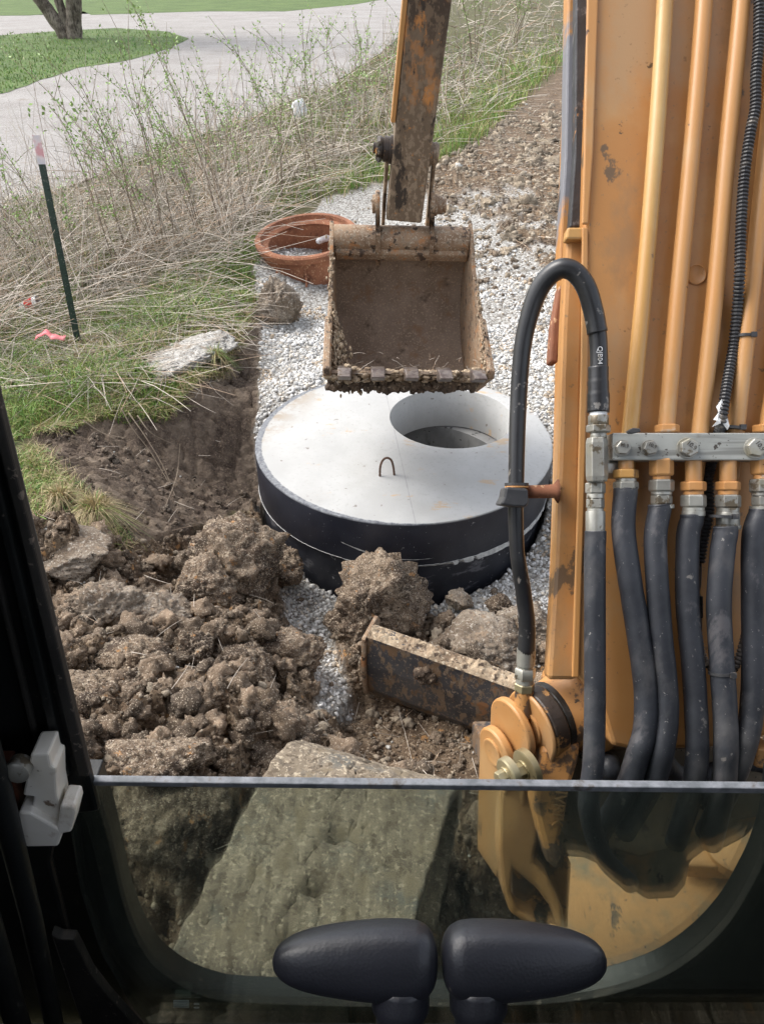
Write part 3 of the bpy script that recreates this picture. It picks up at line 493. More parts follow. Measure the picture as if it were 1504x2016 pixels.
clod('clay_clod', 260, 1300, .10, .075, 'lumpy brown clod with an orange fleck left of the tan clod', seed=13, sq=(1.2, 1, .7), group=GC)
clod('clay_clod', 350, 1620, .16, .10, 'round brown clod seen through the upper left of the glass', seed=14, group=GC)
clod('clay_clod', 270, 1600, .14, .08, 'small clod seen through the glass beside the window seal', seed=15, group=GC)
clod('clay_clod', 985, 1195, -.30, .06, 'small rounded clod against the right foot of the manhole', seed=16, group=GC)
clod('clay_clod', 905, 1185, -.33, .05, 'smaller pale clod at the front foot of the manhole', seed=17, m='clod_pale', group=GC)
clod('clay_clod', 930, 1270, -.26, .14, 'pale gravel crusted clod lying behind the blade', seed=18, m='clod_pale', sq=(1.35, .9, .5), group=GC)
clod('clay_clod', 1040, 1230, -.26, .10, 'pale gravel crusted clod beside the lower end of the looping hose', seed=19, m='clod_pale', sq=(1.2, .9, .6), group=GC)
clod('soil_block', 543, 600, .0, .195, 'upright block of soil with a pale gravel crust beside the rusty ring', 'soil block', seed=31, m='clod_pale', sq=(.72, .6, 1.12), rough=1.0)
clod('crust_slab', 372, 700, .075, .235, 'flat slab of grey gravel crust lying on the grass at the pit edge', 'slab', seed=32, m='crust', sq=(.62, 1.35, .16), rough=.75, rot=-.62)
clod('crust_slab', 118, 1080, .10, .19, 'smooth grey crust slab beneath the straw tussock by the cab pillar', 'slab', seed=33, m='clod_pale', sq=(1.2, .6, .35), rough=.6, rot=-.4)
# ---------------------------------------------------------------- grass, straw, weeds
def blades(base, hgt, wid, col, lean=.5, name='grass', label='', m='grass', seg=3, cat='grass', tipw=.15, dirb=None):
    n = len(base); az = rng.uniform(0, 2 * np.pi, n) if dirb is None else dirb; ln = rng.gamma(2, lean / 2, n).clip(0, 1.6); V_, ts = [], np.linspace(0, 1, seg + 1)
    fd = rng.uniform(0, 2 * np.pi, n); wx, wy = np.cos(fd), np.sin(fd)
    for t in ts:
        h = hgt * (t - .30 * ln * t * t).clip(-.2); d = hgt * ln * t * t; w = wid * (1 - t * (1 - tipw)) * .5
        cx, cy, cz = base[:, 0] + np.cos(az) * d, base[:, 1] + np.sin(az) * d, base[:, 2] + h
        V_.append(np.stack([cx - wx * w, cy - wy * w, cz], 1)); V_.append(np.stack([cx + wx * w, cy + wy * w, cz], 1))
    v = np.stack(V_, 1); k = 2 * (seg + 1); f = []
    for s in range(seg): f.append(np.stack([np.arange(n) * k + 2 * s, np.arange(n) * k + 2 * s + 1, np.arange(n) * k + 2 * s + 3, np.arange(n) * k + 2 * s + 2], 1))
    c = np.repeat(col, k, axis=0); return (v.reshape(-1, 3), np.vstack(f)), c
def gcol(n, dry=.25):
    g = np.array([[.17, .275, .065]]) * rng.uniform(.6, 1.5, (n, 1)); g[:, 0] *= rng.uniform(.7, 1.5, n); d = np.array([[.50, .40, .23]]) * rng.uniform(.6, 1.15, (n, 1))
    return np.where(rng.random((n, 1)) < dry, d, g)
def patches(p, sc, th, s): return fbm(p[:, 0] * sc, p[:, 1] * sc, 4, s) > th
pn = px_sample(90000, -120, 540, 440, 1080, .05, Z_GRASS); pn = pn[patches(pn, 2.5, -.28, 51)]
slab = G(372, 700, .07); pn = pn[~((np.abs((pn[:, 0] - slab[0]) * .81 - (pn[:, 1] - slab[1]) * .58) < .12) & (np.abs((pn[:, 0] - slab[0]) * .58 + (pn[:, 1] - slab[1]) * .81) < .28))]
pn[:, 2] = H(pn[:, 0], pn[:, 1]) - .005
dryp = np.clip(.28 + 1.1 * fbm(pn[:, 0] * 2, pn[:, 1] * 2, 3, 52), .05, .9); n = len(pn); cg = gcol(n, 0); cd = gcol(n, 1.1); cg = np.where(rng.random((n, 1)) < dryp[:, None], cd, cg)
vf, cc = blades(pn, rng.uniform(.03, .085, n) * np.where(pn[:, 1] < 3.15, .62, 1), rng.uniform(.003, .006, n), cg, .9)
tag(obj('grass', vf, M['grass'], col=cc), 'green and straw coloured grass along the edge of the dug pit', 'grass', kind='stuff')
# grass hanging over the cut edge, tussock
edge = [(75,848,.06),(130,840,.05),(200,812,.05),(320,795,.04),(345,770,.05),(385,742,.06),(440,690,.06),(480,640,.05),(506,580,.04)]; ep = catmull([G(*q) for q in edge], 24)
ep = np.array([ep[rng.integers(0, len(ep))] + rng.normal(0, .018, 3) * [1, 1, 0] + [-.02, .02, 0] for _ in range(1700)]); ep[:, 2] = H(ep[:, 0], ep[:, 1]) + .004
dirb = rng.normal(-.7, .8, len(ep)); vf, cc = blades(ep, rng.uniform(.03, .085, len(ep)), rng.uniform(.0025, .0045, len(ep)), gcol(len(ep), .62), 1.3, dirb=dirb, seg=4)
e2 = [(60,880,.06),(85,915,.06),(140,970,.06),(190,1015,.05),(235,1060,.03)]; ep2 = catmull([G(*q) for q in e2], 24)
ep2 = np.array([ep2[rng.integers(0, len(ep2))] + rng.normal(0, .03, 3) * [1, 1, 0] for _ in range(1800)]); ep2[:, 2] = H(ep2[:, 0], ep2[:, 1])
vfb, ccb = blades(ep2, rng.uniform(.02, .055, len(ep2)), rng.uniform(.0022, .004, len(ep2)), gcol(len(ep2), .7), 1.2, seg=4)
tag(obj('edge_grass', (np.vstack([vf[0], vfb[0]]), np.vstack([vf[1], vfb[1] + len(vf[0])])), M['grass'], col=np.vstack([cc, ccb])), 'dry and green grass drooping over the rim of the dark cut bank', 'grass', kind='stuff')
def tussock(px, py, z, R, n, hh, label, dry, name='grass_tussock'):
    c = G(px, py, z); c[2] = max(c[2], float(H(c[0], c[1]))); a = rng.uniform(0, 2 * np.pi, n); r = R * np.sqrt(rng.random(n)); b = np.c_[c[0] + r * np.cos(a), c[1] + r * np.sin(a) * .8, np.full(n, c[2] + .02) - r * .25]
    vf, cc = blades(b, hh * rng.uniform(.6, 1.15, n), rng.uniform(.0025, .0045, n), gcol(n, dry), 1.2, dirb=a + rng.normal(0, .5, n), seg=5)
    # drooping skirt
    vf = (vf[0], vf[1]); ds = np.hypot(vf[0][:, 0] - c[0], vf[0][:, 1] - c[1]); vf[0][:, 2] -= np.clip(ds - R * .8, 0, 1) * 1.0
    o = obj(name, vf, M['grass'], loc=tuple(c), col=cc); return tag(o, label, 'grass tussock')
tussock(190, 1010, .07, .055, 800, .095, 'straw coloured tussock with a green heart hanging over the bank by the cab pillar', .82)
tussock(120, 985, .09, .045, 400, .075, 'small dry tussock with white stones left of the larger tussock', .85)
tussock(425, 705, .06, .04, 260, .075, 'green and yellow tuft on the right edge of the flat crust slab', .5)
# grass in verge, right bank
pv = np.vstack([px_sample(62000, -150, 1200, 30, 740, 0), px_sample(26000, 640, 1180, 60, 400, 0, Z_GRASSR)]); k = inpoly(pv[:, 0], pv[:, 1], Z_WEED) | inpoly(pv[:, 0], pv[:, 1], Z_GRASSR); pv = pv[k & (pv[:, 1] < 30)]; r_ = inpoly(pv[:, 0], pv[:, 1], Z_GRASSR); k = patches(pv, 1.2, -.12, 61) | (r_ & patches(pv, 1.6, -.25, 64)); pv = pv[k]
zz_ = zones(pv[:, 0], pv[:, 1]); pv = pv[zz_[2] | (rng.random(len(pv)) < .1)]; pv[:, 2] = H(pv[:, 0], pv[:, 1]); n = len(pv); sc_ = np.clip(pv[:, 1] / 6, .8, 3)
vf, cc = blades(pv, rng.uniform(.07, .20, n) * sc_ ** .3, rng.uniform(.004, .007, n) * sc_, gcol(n, .22), .6)
tag(obj('verge_grass', vf, M['grass'], col=cc), 'fresh green grass growing up through the dry weeds of the verge', 'grass', kind='stuff')
lb = px_sample(26000, -100, 900, 22, 270, 0); L1_ = GP([(-1200,480),(-300,262),(0,187),(150,135),(260,118),(330,97),(372,76),(330,62),(230,55),(100,62),(0,70),(-400,78)]); lb = lb[inpoly(lb[:, 0], lb[:, 1], L1_)]; lb[:, 2] = .015; n = len(lb)
vf, cc = blades(lb, rng.uniform(.03, .09, n), rng.uniform(.012, .03, n), gcol(n, .05) * [[.75, .85, .8]], .6); tag(obj('lawn_grass', vf, M['grass'], col=cc), 'short mown green grass of the lawn island across the road', 'grass', kind='stuff')
def straws(base, L, el, az, rad, col, sag, seg=3):
    n = len(base); ts = np.linspace(0, 1, seg + 1); d0 = np.stack([np.cos(el) * np.cos(az), np.cos(el) * np.sin(az), np.sin(el)], 1); up = np.array([0, 0, 1.])
    a = np.cross(d0, up) + [[1e-3, 0, 0]]; a /= np.linalg.norm(a, axis=1)[:, None]; b = np.cross(a, d0); sw = rng.normal(0, .09, n) * L; V_ = []
    for t in ts:
        c = base + d0 * (L * t)[:, None] - up * (sag * L * t * t)[:, None] + a * (sw * t * t)[:, None]; c[:, 2] = np.maximum(c[:, 2], base[:, 2] - .02)
        for k in range(3):
            th = 2 * np.pi * k / 3; V_.append(c + (a * math.cos(th) + b * math.sin(th)) * (rad * (1 - .55 * t))[:, None])
    v = np.stack(V_, 1); K = 3 * (seg + 1); f = []
    for s in range(seg):
        for k in range(3): f.append(np.stack([np.arange(n) * K + 3 * s + k, np.arange(n) * K + 3 * s + (k + 1) % 3, np.arange(n) * K + 3 * s + 3 + (k + 1) % 3, np.arange(n) * K + 3 * s + 3 + k], 1))
    return (v.reshape(-1, 3), np.vstack(f)), np.repeat(col, K, axis=0)
def scol(n): return np.array([[.56, .495, .42]]) * rng.uniform(.5, 1.3, (n, 1)) * np.where(rng.random((n, 1)) < .2, [[.8, .66, .55]], [[1, 1, 1]])
ps = px_sample(19000, -300, 1300, 2, 760, 0, Z_WEED); ps = ps[ps[:, 1] < 90]; ps = ps[patches(ps, .9, -.30, 62)]; ps[:, 2] = H(ps[:, 0], ps[:, 1]) + rng.gamma(1.5, .03, len(ps)); n = len(ps); sc_ = np.clip(ps[:, 1] / 6, .8, 7)
vf, cc = straws(ps, rng.uniform(.25, 1.0, n), np.radians(rng.gamma(2.2, 8, n).clip(0, 65)), rng.normal(1.2, 1.4, n) + np.pi * (rng.random(n) < .5), rng.uniform(.0014, .0038, n) * sc_, scol(n), rng.uniform(0, .25, n))
tag(obj('dead_weeds', vf, M['straw'], col=cc), 'flattened tangle of pale dead weed stalks along the verge of the gravel road', 'dead weeds', kind='stuff')
pu = px_sample(9000, -200, 1300, 2, 640, 0, Z_WEED); pu = pu[pu[:, 1] < 90]; pu = pu[patches(pu, .7, -.12, 63)]; pu = pu[rng.random(len(pu)) < .36]; pu[:, 2] = H(pu[:, 0], pu[:, 1]); n = len(pu); sc_ = np.clip(pu[:, 1] / 6, .8, 7)
vf, cc = straws(pu, rng.uniform(.5, 1.25, n), np.radians(rng.normal(72, 12, n).clip(35, 90)), rng.uniform(0, 6.28, n), rng.uniform(.0013, .0030, n) * sc_, scol(n), rng.uniform(0, .18, n), 4)
tag(obj('standing_weeds', vf, M['straw'], col=cc), 'pale dead weed stalks still standing thinly along the road verge', 'dead weeds', kind='stuff')
# litter of straw on grass and soil
pl = np.vstack([px_sample(2300, -100, 520, 540, 800, .06, Z_GRASS), px_sample(260, 100, 1050, 800, 1560, 0), px_sample(500, 850, 1120, 150, 640, 0)]); pl = pl[np.hypot(pl[:, 0] - LX, pl[:, 1] - LY) > LR + .15]; pl[:, 2] = H(pl[:, 0], pl[:, 1]) + .018; n = len(pl)
zz_ = zones(pl[:, 0], pl[:, 1]); k = ~zz_[1] | (rng.random(n) < .2); pl = pl[k]; n = len(pl)
vf, cc = straws(pl, np.where(pl[:, 1] > 3.4, rng.uniform(.1, .5, n), rng.uniform(.03, .12, n)), np.radians(rng.uniform(0, 12, n)), rng.uniform(0, 6.28, n), np.where(pl[:, 1] > 3.4, rng.uniform(.0012, .0026, n), rng.uniform(.0008, .0014, n)), scol(n), rng.uniform(0, .15, n))
tag(obj('loose_straw', vf, M['straw'], col=cc), 'short loose straws scattered over the grass and the turned soil', 'straw', kind='stuff')
# roots hanging from the cut bank
for i, pts in enumerate([[(240,810,.06),(262,850,-.02),(300,900,-.12),(335,960,-.2)], [(255,820,.05),(290,870,-.04),(325,930,-.14),(352,1000,-.24)], [(272,825,.05),(300,860,-.02),(350,885,-.14)], [(165,835,.06),(205,860,.0),(250,870,-.02)], [(330,1000,-.15),(350,940,-.2),(356,880,-.12)]]):
    c = catmull([G(*q) + [0, 0, .02] for q in pts], 8); c = [np.array([q[0], q[1], max(q[2], float(H(q[0], q[1])) + .004)]) for q in c]
    o = obj('root', tube(c, np.linspace(.003, .0012, len(c)), 6), M['stem'], loc=tuple(c[0]), smooth=True); tag(o, ['thin reddish root trailing down the left of the dark bank', 'longest thin root trailing down the middle of the dark bank', 'short straw like root curling right under the grass rim', 'short root at the left end of the dark topsoil', 'upright root near the foot of the dark bank'][i], 'root', 'roots on the cut bank')
# shrubs
SH = [(150,560,4,1.15,-.25),(60,600,3,1.0,-.5),(250,540,5,1.3,-.35),(330,520,6,1.45,-.5),(400,500,5,1.5,-.35),(300,500,3,1.6,.1),(440,470,7,1.7,-.45),(500,440,5,1.6,-.2),(560,400,5,1.5,.15),(610,370,6,1.7,-.3),(660,330,4,1.6,.1),(700,300,5,1.6,-.1),(745,270,4,1.6,.2),(20,480,5,1.5,-.2),(930,130,5,2.0,.1),(1010,90,5,2.2,0)]
SL = ['leafy sapling nearest the green steel post', 'thin sapling left of the green steel post at the frame edge', 'sapling just right of the green steel post leaning left', 'many stemmed shrub leaning left over the gravel road', 'tall shrub with small pale leaves beside the many stemmed one', 'tallest dark thin sapling standing upright in the weeds', 'widest leafy shrub behind the dry weeds left of the rusty ring', 'shrub directly behind the rusty ring reaching the lawn level', 'slender shrub right of the widest leafy shrub leaning right', 'shrub leaning left in front of the pale road centre', 'thin shrub near the white scrap in the verge', 'shrub standing left of the excavator stick', 'sapling closest to the upper excavator stick', 'shrub at the far left edge beside the road', 'shrub on the far bank right of the excavator stick', 'farthest shrub on the bank beside the boom']
for i, (px, py, ns, hh, lean) in enumerate(SH):
    b = G(px, py, 0); b[2] = float(H(b[0], b[1])); t = empty('verge_shrub', tuple(b), SL[i], 'shrub', 'young shrubs along the road verge'); tp, lv, lf = [], [], []
    far = b[1] / 6
    for s in range(ns):
        bb = b + [random.gauss(0, .09), random.gauss(0, .09), 0]; L = hh * random.uniform(.55, 1); dx = (lean + random.gauss(0, .22)) * L * .8; dy = random.gauss(0, .25) * L
        pts = catmull([bb, bb + [dx * .25, dy * .25, L * .4], bb + [dx * .62 + random.gauss(0, .03), dy * .6, L * .75], bb + [dx, dy, L]], 6)
        tp.append(tube(pts, np.linspace(.0042, .0012, len(pts)) * max(1, far * .8), 5, False))
        brs = [(pts, .35)]
        for q in range(random.randint(2, 5)):
            k = random.randint(6, len(pts) - 4); d = np.array([random.gauss(0, 1), random.gauss(0, 1), random.uniform(.6, 1.6)]); d = nrm(d) * random.uniform(.12, .35) * hh; p2 = [pts[k], pts[k] + d * .5 + [0, 0, .02], pts[k] + d]; p2 = catmull(p2, 4)
            tp.append(tube(p2, np.linspace(.002, .0008, len(p2)) * max(1, far * .8), 4, False)); brs.append((p2, .1))
        for (pp, st) in brs:
            m_ = int(40 * L) if st > .2 else 18
            for q in range(m_):
                if i in (5,) and random.random() < .75: continue
                u = random.uniform(st, 1) * (len(pp) - 1.01); k = int(u); c = pp[k] + (pp[k + 1] - pp[k]) * (u - k) + rng.normal(0, .012, 3)
                a = nrm(rng.normal(size=3) + [0, 0, .6]); w_ = nrm(np.cross(a, rng.normal(size=3))); sz_ = random.uniform(.0065, .0135) * (1 + .25 * max(0, far - 1)); nl = len(lv)
                lv += [c, c + a * sz_ + w_ * sz_ * .55, c + a * sz_ * 2.1, c + a * sz_ - w_ * sz_ * .55]; lf.append([nl, nl + 1, nl + 2, nl + 3])
    obj('stem', join(tp), M['stem'], t, smooth=True); obj('foliage', (np.array(lv), lf), M['leaf'], t)
# bright leafy sprig
b = G(205, 470, .0); b[2] = 0; t = empty('leafy_sprig', tuple(b), 'single sprig with larger bright green leaves above the weeds near the post', 'plant'); lv, lf = [], []
st = catmull([b, b + [-.05, 0, .45], b + [-.12, .02, .8], b + [-.22, .05, .95]], 6); obj('stem', tube(st, .003, 5), M['stem'], t)
for q in range(34):
    c = st[random.randint(12, 18)] + rng.normal(0, 1, 3) * [.11, .08, .06]; a = nrm(rng.normal(size=3) + [0, 0, .3]); w_ = nrm(np.cross(a, rng.normal(size=3))); sz_ = random.uniform(.014, .026); nl = len(lv)
    lv += [c, c + a * sz_ + w_ * sz_ * .6, c + a * sz_ * 2, c + a * sz_ - w_ * sz_ * .6]; lf.append([nl, nl + 1, nl + 2, nl + 3])
obj('foliage', (np.array(lv), lf), M['leaf'], t)
# ---------------------------------------------------------------- tree on the lawn
tb = G(140, 76, 0); t = empty('lawn_tree', tuple(tb), 'grey barked tree with several leaning trunks on the lawn across the road', 'tree'); W = .085
parts = []
for (dx, dy, hgt, r0, r1, bx) in [(-2.0, .2, 3.4, .22, .12, -.05), (-.75, .3, 4.2, .15, .09, .02), (.75, -.1, 4.4, .24, .16, .12), (.25, .4, 4.0, .14, .1, .1)]:
    p_ = catmull([tb + [bx * .6, 0, -.1], tb + [bx + dx * .25, dy * .3, hgt * .22], tb + [bx + dx * .7, dy * .7, hgt * .6], tb + [bx + dx, dy, hgt]], 6); parts.append(tube(p_, np.linspace(r0, r1, len(p_)), 12, wob=.25))
    for k in range(3):
        a = p_[-1]; d = nrm(rng.normal(size=3) * [1, 1, .3] + [dx * .4, 0, 1.1]) * random.uniform(1.5, 2.6); parts.append(tube(catmull([a - [0, 0, .2], a + d * .5 + rng.normal(0, .15, 3), a + d], 5), np.linspace(r1 * .7, .03, 11), 7))
obj('trunk', join(parts), M['bark'], t, smooth=True)
n = 5000; a = rng.normal(size=(n, 3)); a /= np.linalg.norm(a, axis=1)[:, None]; c = tb + [0, 0, 5.6] + a * (rng.random((n, 1)) ** .4) * [[3.2, 3.2, 2.0]] + 0; k = np.array([mn.noise(Vector(x * .7)) > -.12 for x in c]); c = c[k]
e1 = rng.normal(size=(len(c), 3)) * .07; e2 = rng.normal(size=(len(c), 3)) * .07; v = np.stack([c - e1, c + e2, c + e1, c - e2], 1).reshape(-1, 3); obj('crown', (v, np.arange(len(v)).reshape(-1, 4)), M['leaf'], t)
# ---------------------------------------------------------------- manhole
mc = np.array([LX, LY, 0.]); man = empty('concrete_manhole', tuple(mc), 'round black coated concrete manhole with a pale grey lid and offset round opening', 'manhole')
hc = np.array([.338, 3.325]) - mc[:2]; hr = .298
def ring_slab(z0, z1, Ro, Ri, hx, hy, seg=128):
    v, f = [], []; lv_o = [(z0, Ro), (z1 - .010, Ro), (z1 - .002, Ro - .003), (z1, Ro - .010)]
    for z, r in lv_o:
        for k in range(seg):
            a = 2 * math.pi * k / seg; j = .0018 * mn.noise(Vector((math.cos(a) * 14, math.sin(a) * 14, z * 30))) if r < Ro else 0; v.append((LX + math.cos(a) * (r + j * 2), LY + math.sin(a) * (r + j * 2), z + j))
    n0 = len(v)
    for z in (z1, z1 - .004, z0):
        for k in range(seg): a = 2 * math.pi * k / seg; r = Ri + (.003 if z == z1 else 0) + .0015 * mn.noise(Vector((math.cos(a) * 20, math.sin(a) * 20, 3))); v.append((LX + hx + math.cos(a) * r, LY + hy + math.sin(a) * r, z))
    for i in range(3):
        for k in range(seg): f.append([i * seg + k, i * seg + (k + 1) % seg, (i + 1) * seg + (k + 1) % seg, (i + 1) * seg + k])
    for k in range(seg): f.append([3 * seg + k, 3 * seg + (k + 1) % seg, n0 + (k + 1) % seg, n0 + k])
    for i in range(2):
        for k in range(seg): f.append([n0 + i * seg + k, n0 + i * seg + (k + 1) % seg, n0 + (i + 1) * seg + (k + 1) % seg, n0 + (i + 1) * seg + k])
    for k in range(seg): f.append([k, n0 + 2 * seg + k, n0 + 2 * seg + (k + 1) % seg, (k + 1) % seg])
    return np.array(v), f
obj('lid_slab', ring_slab(-.215, 0, LR, hr, *hc), M['lid'], man, auto=50)
M['barrel'] = mat('coated_barrel', [(.3, (.010, .011, .017)), (.7, (.026, .028, .036))], 8, .45, [(28, None, .68, .71, (.36, .36, .36)), (6, (1, 1, 3), .62, .68, (.09, .09, .10))], [(60, .15, .003)])
bv = []; bf = []; seg = 96
for (z, r) in [(-1.4, .672), (-.225, .672), (-.222, .668), (-.222, .545), (-1.4, .54)]:
    for k in range(seg): a = 2 * math.pi * k / seg; bv.append((LX + r * math.cos(a), LY + r * math.sin(a), z))
for i in range(4):
    for k in range(seg): bf.append([i * seg + k, i * seg + (k + 1) % seg, (i + 1) * seg + (k + 1) % seg, (i + 1) * seg + k])
barrel = obj('barrel', (np.array(bv), bf[:2 * seg] + bf[2 * seg:2 * seg]), M['barrel'], man, auto=50)
M['inner'] = mat('inner_concrete', [(.3, (.20, .20, .20)), (.7, (.30, .30, .29))], 5, .8, [(30, None, .66, .70, (.03, .03, .03)), (8, (1, 1, .3), .6, .72, (.16, .155, .15))], [(60, .2, .004)])
obj('inner_wall', (np.array(bv), bf[2 * seg:]), M['inner'], man, auto=50)
obj('sump_floor', (np.array([(LX + .54 * math.cos(2 * math.pi * k / 48), LY + .54 * math.sin(2 * math.pi * k / 48), -1.1) for k in range(48)]), [list(range(48))]), M['inner'], man)
# ragged mortar in the joint
sv, sf = [], []; seg = 360
for k in range(seg):
    a = 2 * math.pi * k / seg; da = (math.degrees(a) + 180) % 360 - 180; nz = mn.noise(Vector((math.cos(a) * 30, math.sin(a) * 30, 7)))
    w1 = .0034 + .002 * nz if -168 < da < -112 else (.0035 + .0075 * max(0, math.sin(math.radians((da + 88) * 2.2))) * (1 + .6 * nz) if -88 < da < -6 else .0006); w1 = max(w1, .0004)
    dz = .002 * mn.noise(Vector((math.cos(a) * 40, math.sin(a) * 40, 2)))
    for (r, z) in ((.670, -.219 + w1), (.6925, -.216 + w1 + dz), (.6925 if w1 > .008 else .680, -.222 - w1 + dz), (.670, -.225 - w1)): sv.append((LX + r * math.cos(a), LY + r * math.sin(a), z))
for k in range(seg):
    for j in range(3): sf.append([k * 4 + j, k * 4 + j + 1, ((k + 1) % seg) * 4 + j + 1, ((k + 1) % seg) * 4 + j])
M['mortar'] = mat('joint_mortar', [(.36, .36, .35), (.58, .58, .56)], 40, .85, [], [(150, .5, .004)]); obj('joint_mortar', (np.array(sv), sf), M['mortar'], man)
# scrape of bare concrete across the coating
sv, sf = [], []
for k in range(41):
    a = math.radians(-113 + k * .82); wv = .0050 * math.sin(math.pi * k / 40) + .0034 * max(0, mn.noise(Vector((k * .45, 0, 0)))); z = -.128 - .052 * math.sin(k / 40 * math.pi * .62)
    if k > 24: wv *= .4
    for q in (wv, -wv): sv.append((LX + .6915 * math.cos(a), LY + .6915 * math.sin(a), z + q))
for k in range(40): sf.append([2 * k, 2 * k + 1, 2 * k + 3, 2 * k + 2])
obj('scrape', (np.array(sv), sf), M['mortar'], man)
a_, b_ = G(748, 937, 0), G(777, 935, 0); mid = (a_ + b_) / 2
hk = catmull([a_ - [0, 0, .02], a_ + [.001, 0, .042], a_ * .75 + b_ * .25 + [-.004, 0, .078], mid + [-.002, 0, .089], a_ * .25 + b_ * .75 + [0, 0, .077], b_ + [-.006, 0, .040], b_ - [0, 0, .02]], 8)
obj('lifting_hook', tube(hk, [.0047 * (1 + .12 * (i % 2)) for i in range(len(hk))], 10), M['rebar'], man, smooth=True)
# ---------------------------------------------------------------- rusty iron ring
rc = G(613, 532, -.09); rg = empty('manhole_frame', tuple(rc), 'rusty round cast iron manhole frame lying on the white gravel behind the bucket', 'iron frame')
tl = nrm([-.07, -.16, 1.]); D0 = rc + tl * .0
k_ = .88
obj('frame_body', lathe(D0, tl, [(0.0, .375 * k_), (0.012, .40 * k_), (.22, .385 * k_), (.235, .43 * k_), (.275, .435 * k_), (.285, .42 * k_), (.285, .385 * k_), (.255, .375 * k_), (.245, .335 * k_), (.235, .325 * k_), (.220, .34 * k_), (0, .352 * k_)], 72), M['rust'], rg, auto=35)
fl = lathe(D0, tl, [(-.004, .36 * k_), (-.004, .52 * k_), (.008, .525 * k_), (.018, .515 * k_), (.022, .40 * k_)], 72); obj('base_flange', fl, M['rust'], rg, auto=35)
for k in range(10):
    a = math.radians(-90 + k * 36); ax = np.array([math.cos(a), math.sin(a), 0]); tt = np.array([-math.sin(a), math.cos(a), 0]); o_ = D0 + ax * .34
    obj('rib', prism([o_ + tl * .16 - tt * .007 + ax * .0, o_ + tl * .02 - tt * .007, o_ + tl * .02 + ax * .085 - tt * .007, o_ + tl * .045 + ax * .06 - tt * .007, o_ + tl * .12 + ax * .012 - tt * .007], tt * .014), M['rust'], rg, bevel=.002)
for k in range(8):
    a = math.radians(-112 + k * 45); ax = np.array([math.cos(a), math.sin(a), 0]); o_ = D0 + ax * .415 + tl * .0215
    obj('bolt_hole', lathe(o_, tl, [(-.006, .019), (.0015, .019), (.0015, .013), (-.006, .013)], 16), M['rust'], rg)
pip = G(650, 480, .03); o = obj('plastic_scrap', tube(catmull([pip + [-.10, -.06, .035], pip + [-.02, -.01, .05], pip + [.10, .04, .065]], 6), np.r_[.012, np.full(5, .024), np.full(6, .028), .026], 12), M['white'], loc=tuple(pip), smooth=True); tag(o, 'white plastic piece lying inside the rusty iron frame', 'plastic piece')
# ---------------------------------------------------------------- steel post
pb = G(157, 690, .05); pt = P(82, 320, 3.83); tp_ = pb + (pt - pb); pu_ = nrm(pt - pb); post = empty('steel_post', tuple(pb), 'dark green studded steel post with a faded pink top standing in the grass', 'fence post')
Lp = np.linalg.norm(pt - pb); sd_ = np.array([1., 0, 0]); sd_ = nrm(sd_ - pu_ * np.dot(sd_, pu_)); bk = np.cross(pu_, sd_); bk = bk if bk[1] > 0 else -bk
def tsec(a, b, g=0.0):
    w_, tk, s = .0175 + g, .0022 + g, .028 + g; sh = [(-w_, -g), (w_, -g), (w_, tk), (tk, tk * 1.3), (tk, s), (-tk, s), (-tk, tk * 1.3), (-w_, tk)]; return prism([a + sd_ * x + bk * y for x, y in sh], b - a)
obj('shaft', tsec(pb - pu_ * .1, pt), M['post'], post); obj('painted_top', tsec(pt - pu_ * .006, pt + pu_ * .125, .0015), M['post_top'], post)
for k in range(17):
    c = pb + pu_ * (.04 + k * .053) + sd_ * (.009); obj('stud', box(c - bk * .003, sd_ * .006, bk * .004, pu_ * .0035), M['post'], post, bevel=.001)
# ---------------------------------------------------------------- litter
c = G(62, 612, .07); c[2] = float(H(c[0], c[1])) + .085; ax = nrm([.8, .1, .25]); cup = empty('paper_cup', tuple(c), 'crushed red and white paper cup lying in the dead weeds left of the post', 'paper cup')
obj('cup_wall', lathe(c - ax * .055, ax, [(0, .030), (.004, .033), (.11, .043), (.113, .045), (.116, .043), (.11, .040), (.01, .029), (.01, .0)], 20), M['white'], cup, auto=40); obj('print_band', lathe(c - ax * .055, ax, [(.035, .0372), (.088, .0420)], 20), M['red'], cup, smooth=True)
c = G(103, 690, .06); c[2] = float(H(c[0], c[1])) + .055; pts = catmull([c + [-.07, -.01, 0], c + [-.02, .02, .025], c + [.03, -.01, .01], c + [.09, 0, .0]], 6); v = []; 
for i, q in enumerate(pts): v += [q + [0, -.018, .004 * math.sin(i)], q + [0, .018, .012 + .004 * math.cos(i)]]
o = obj('plastic_ribbon', (np.array(v), [[2 * i, 2 * i + 1, 2 * i + 3, 2 * i + 2] for i in range(len(pts) - 1)]), M['pink'], loc=tuple(c), smooth=True); o.modifiers.new('t', 'SOLIDIFY').thickness = .0015; tag(o, 'faded pink ribbon of plastic lying at the foot of the steel post', 'ribbon')
def scrap(c, s, m, label, seed):
    bv, bf = ICO[3]; v = np.array([np.array(p) * (1 + .7 * mn.noise(Vector(p) * 2.5 + Vector((seed, 0, 0)))) * s for p in bv]) + c; o = obj('litter_scrap', (v, bf), m, loc=tuple(c)); return tag(o, label, 'litter')
c = G(590, 245, .0); scrap(c + [0, 0, .18], np.array([.10, .05, .13]), M['white'], 'crumpled white scrap caught in the tall dead weeds beside the road', 4); c = G(232, 652, .06); scrap(c + [0, 0, .02], np.array([.022, .012, .022]), M['blue'], 'tiny pale blue wrapper in the grass right of the steel post', 9)
# ================================================================ EXCAVATOR
EX = empty('excavator', (.3, .3, 0.), 'orange compact excavator with thick black hoses and a muddy bucket raised over the manhole', 'excavator')
def B(px, py, dd=0.0): return P(px, py, 1.0 + dd)
S1 = 1 / FPX
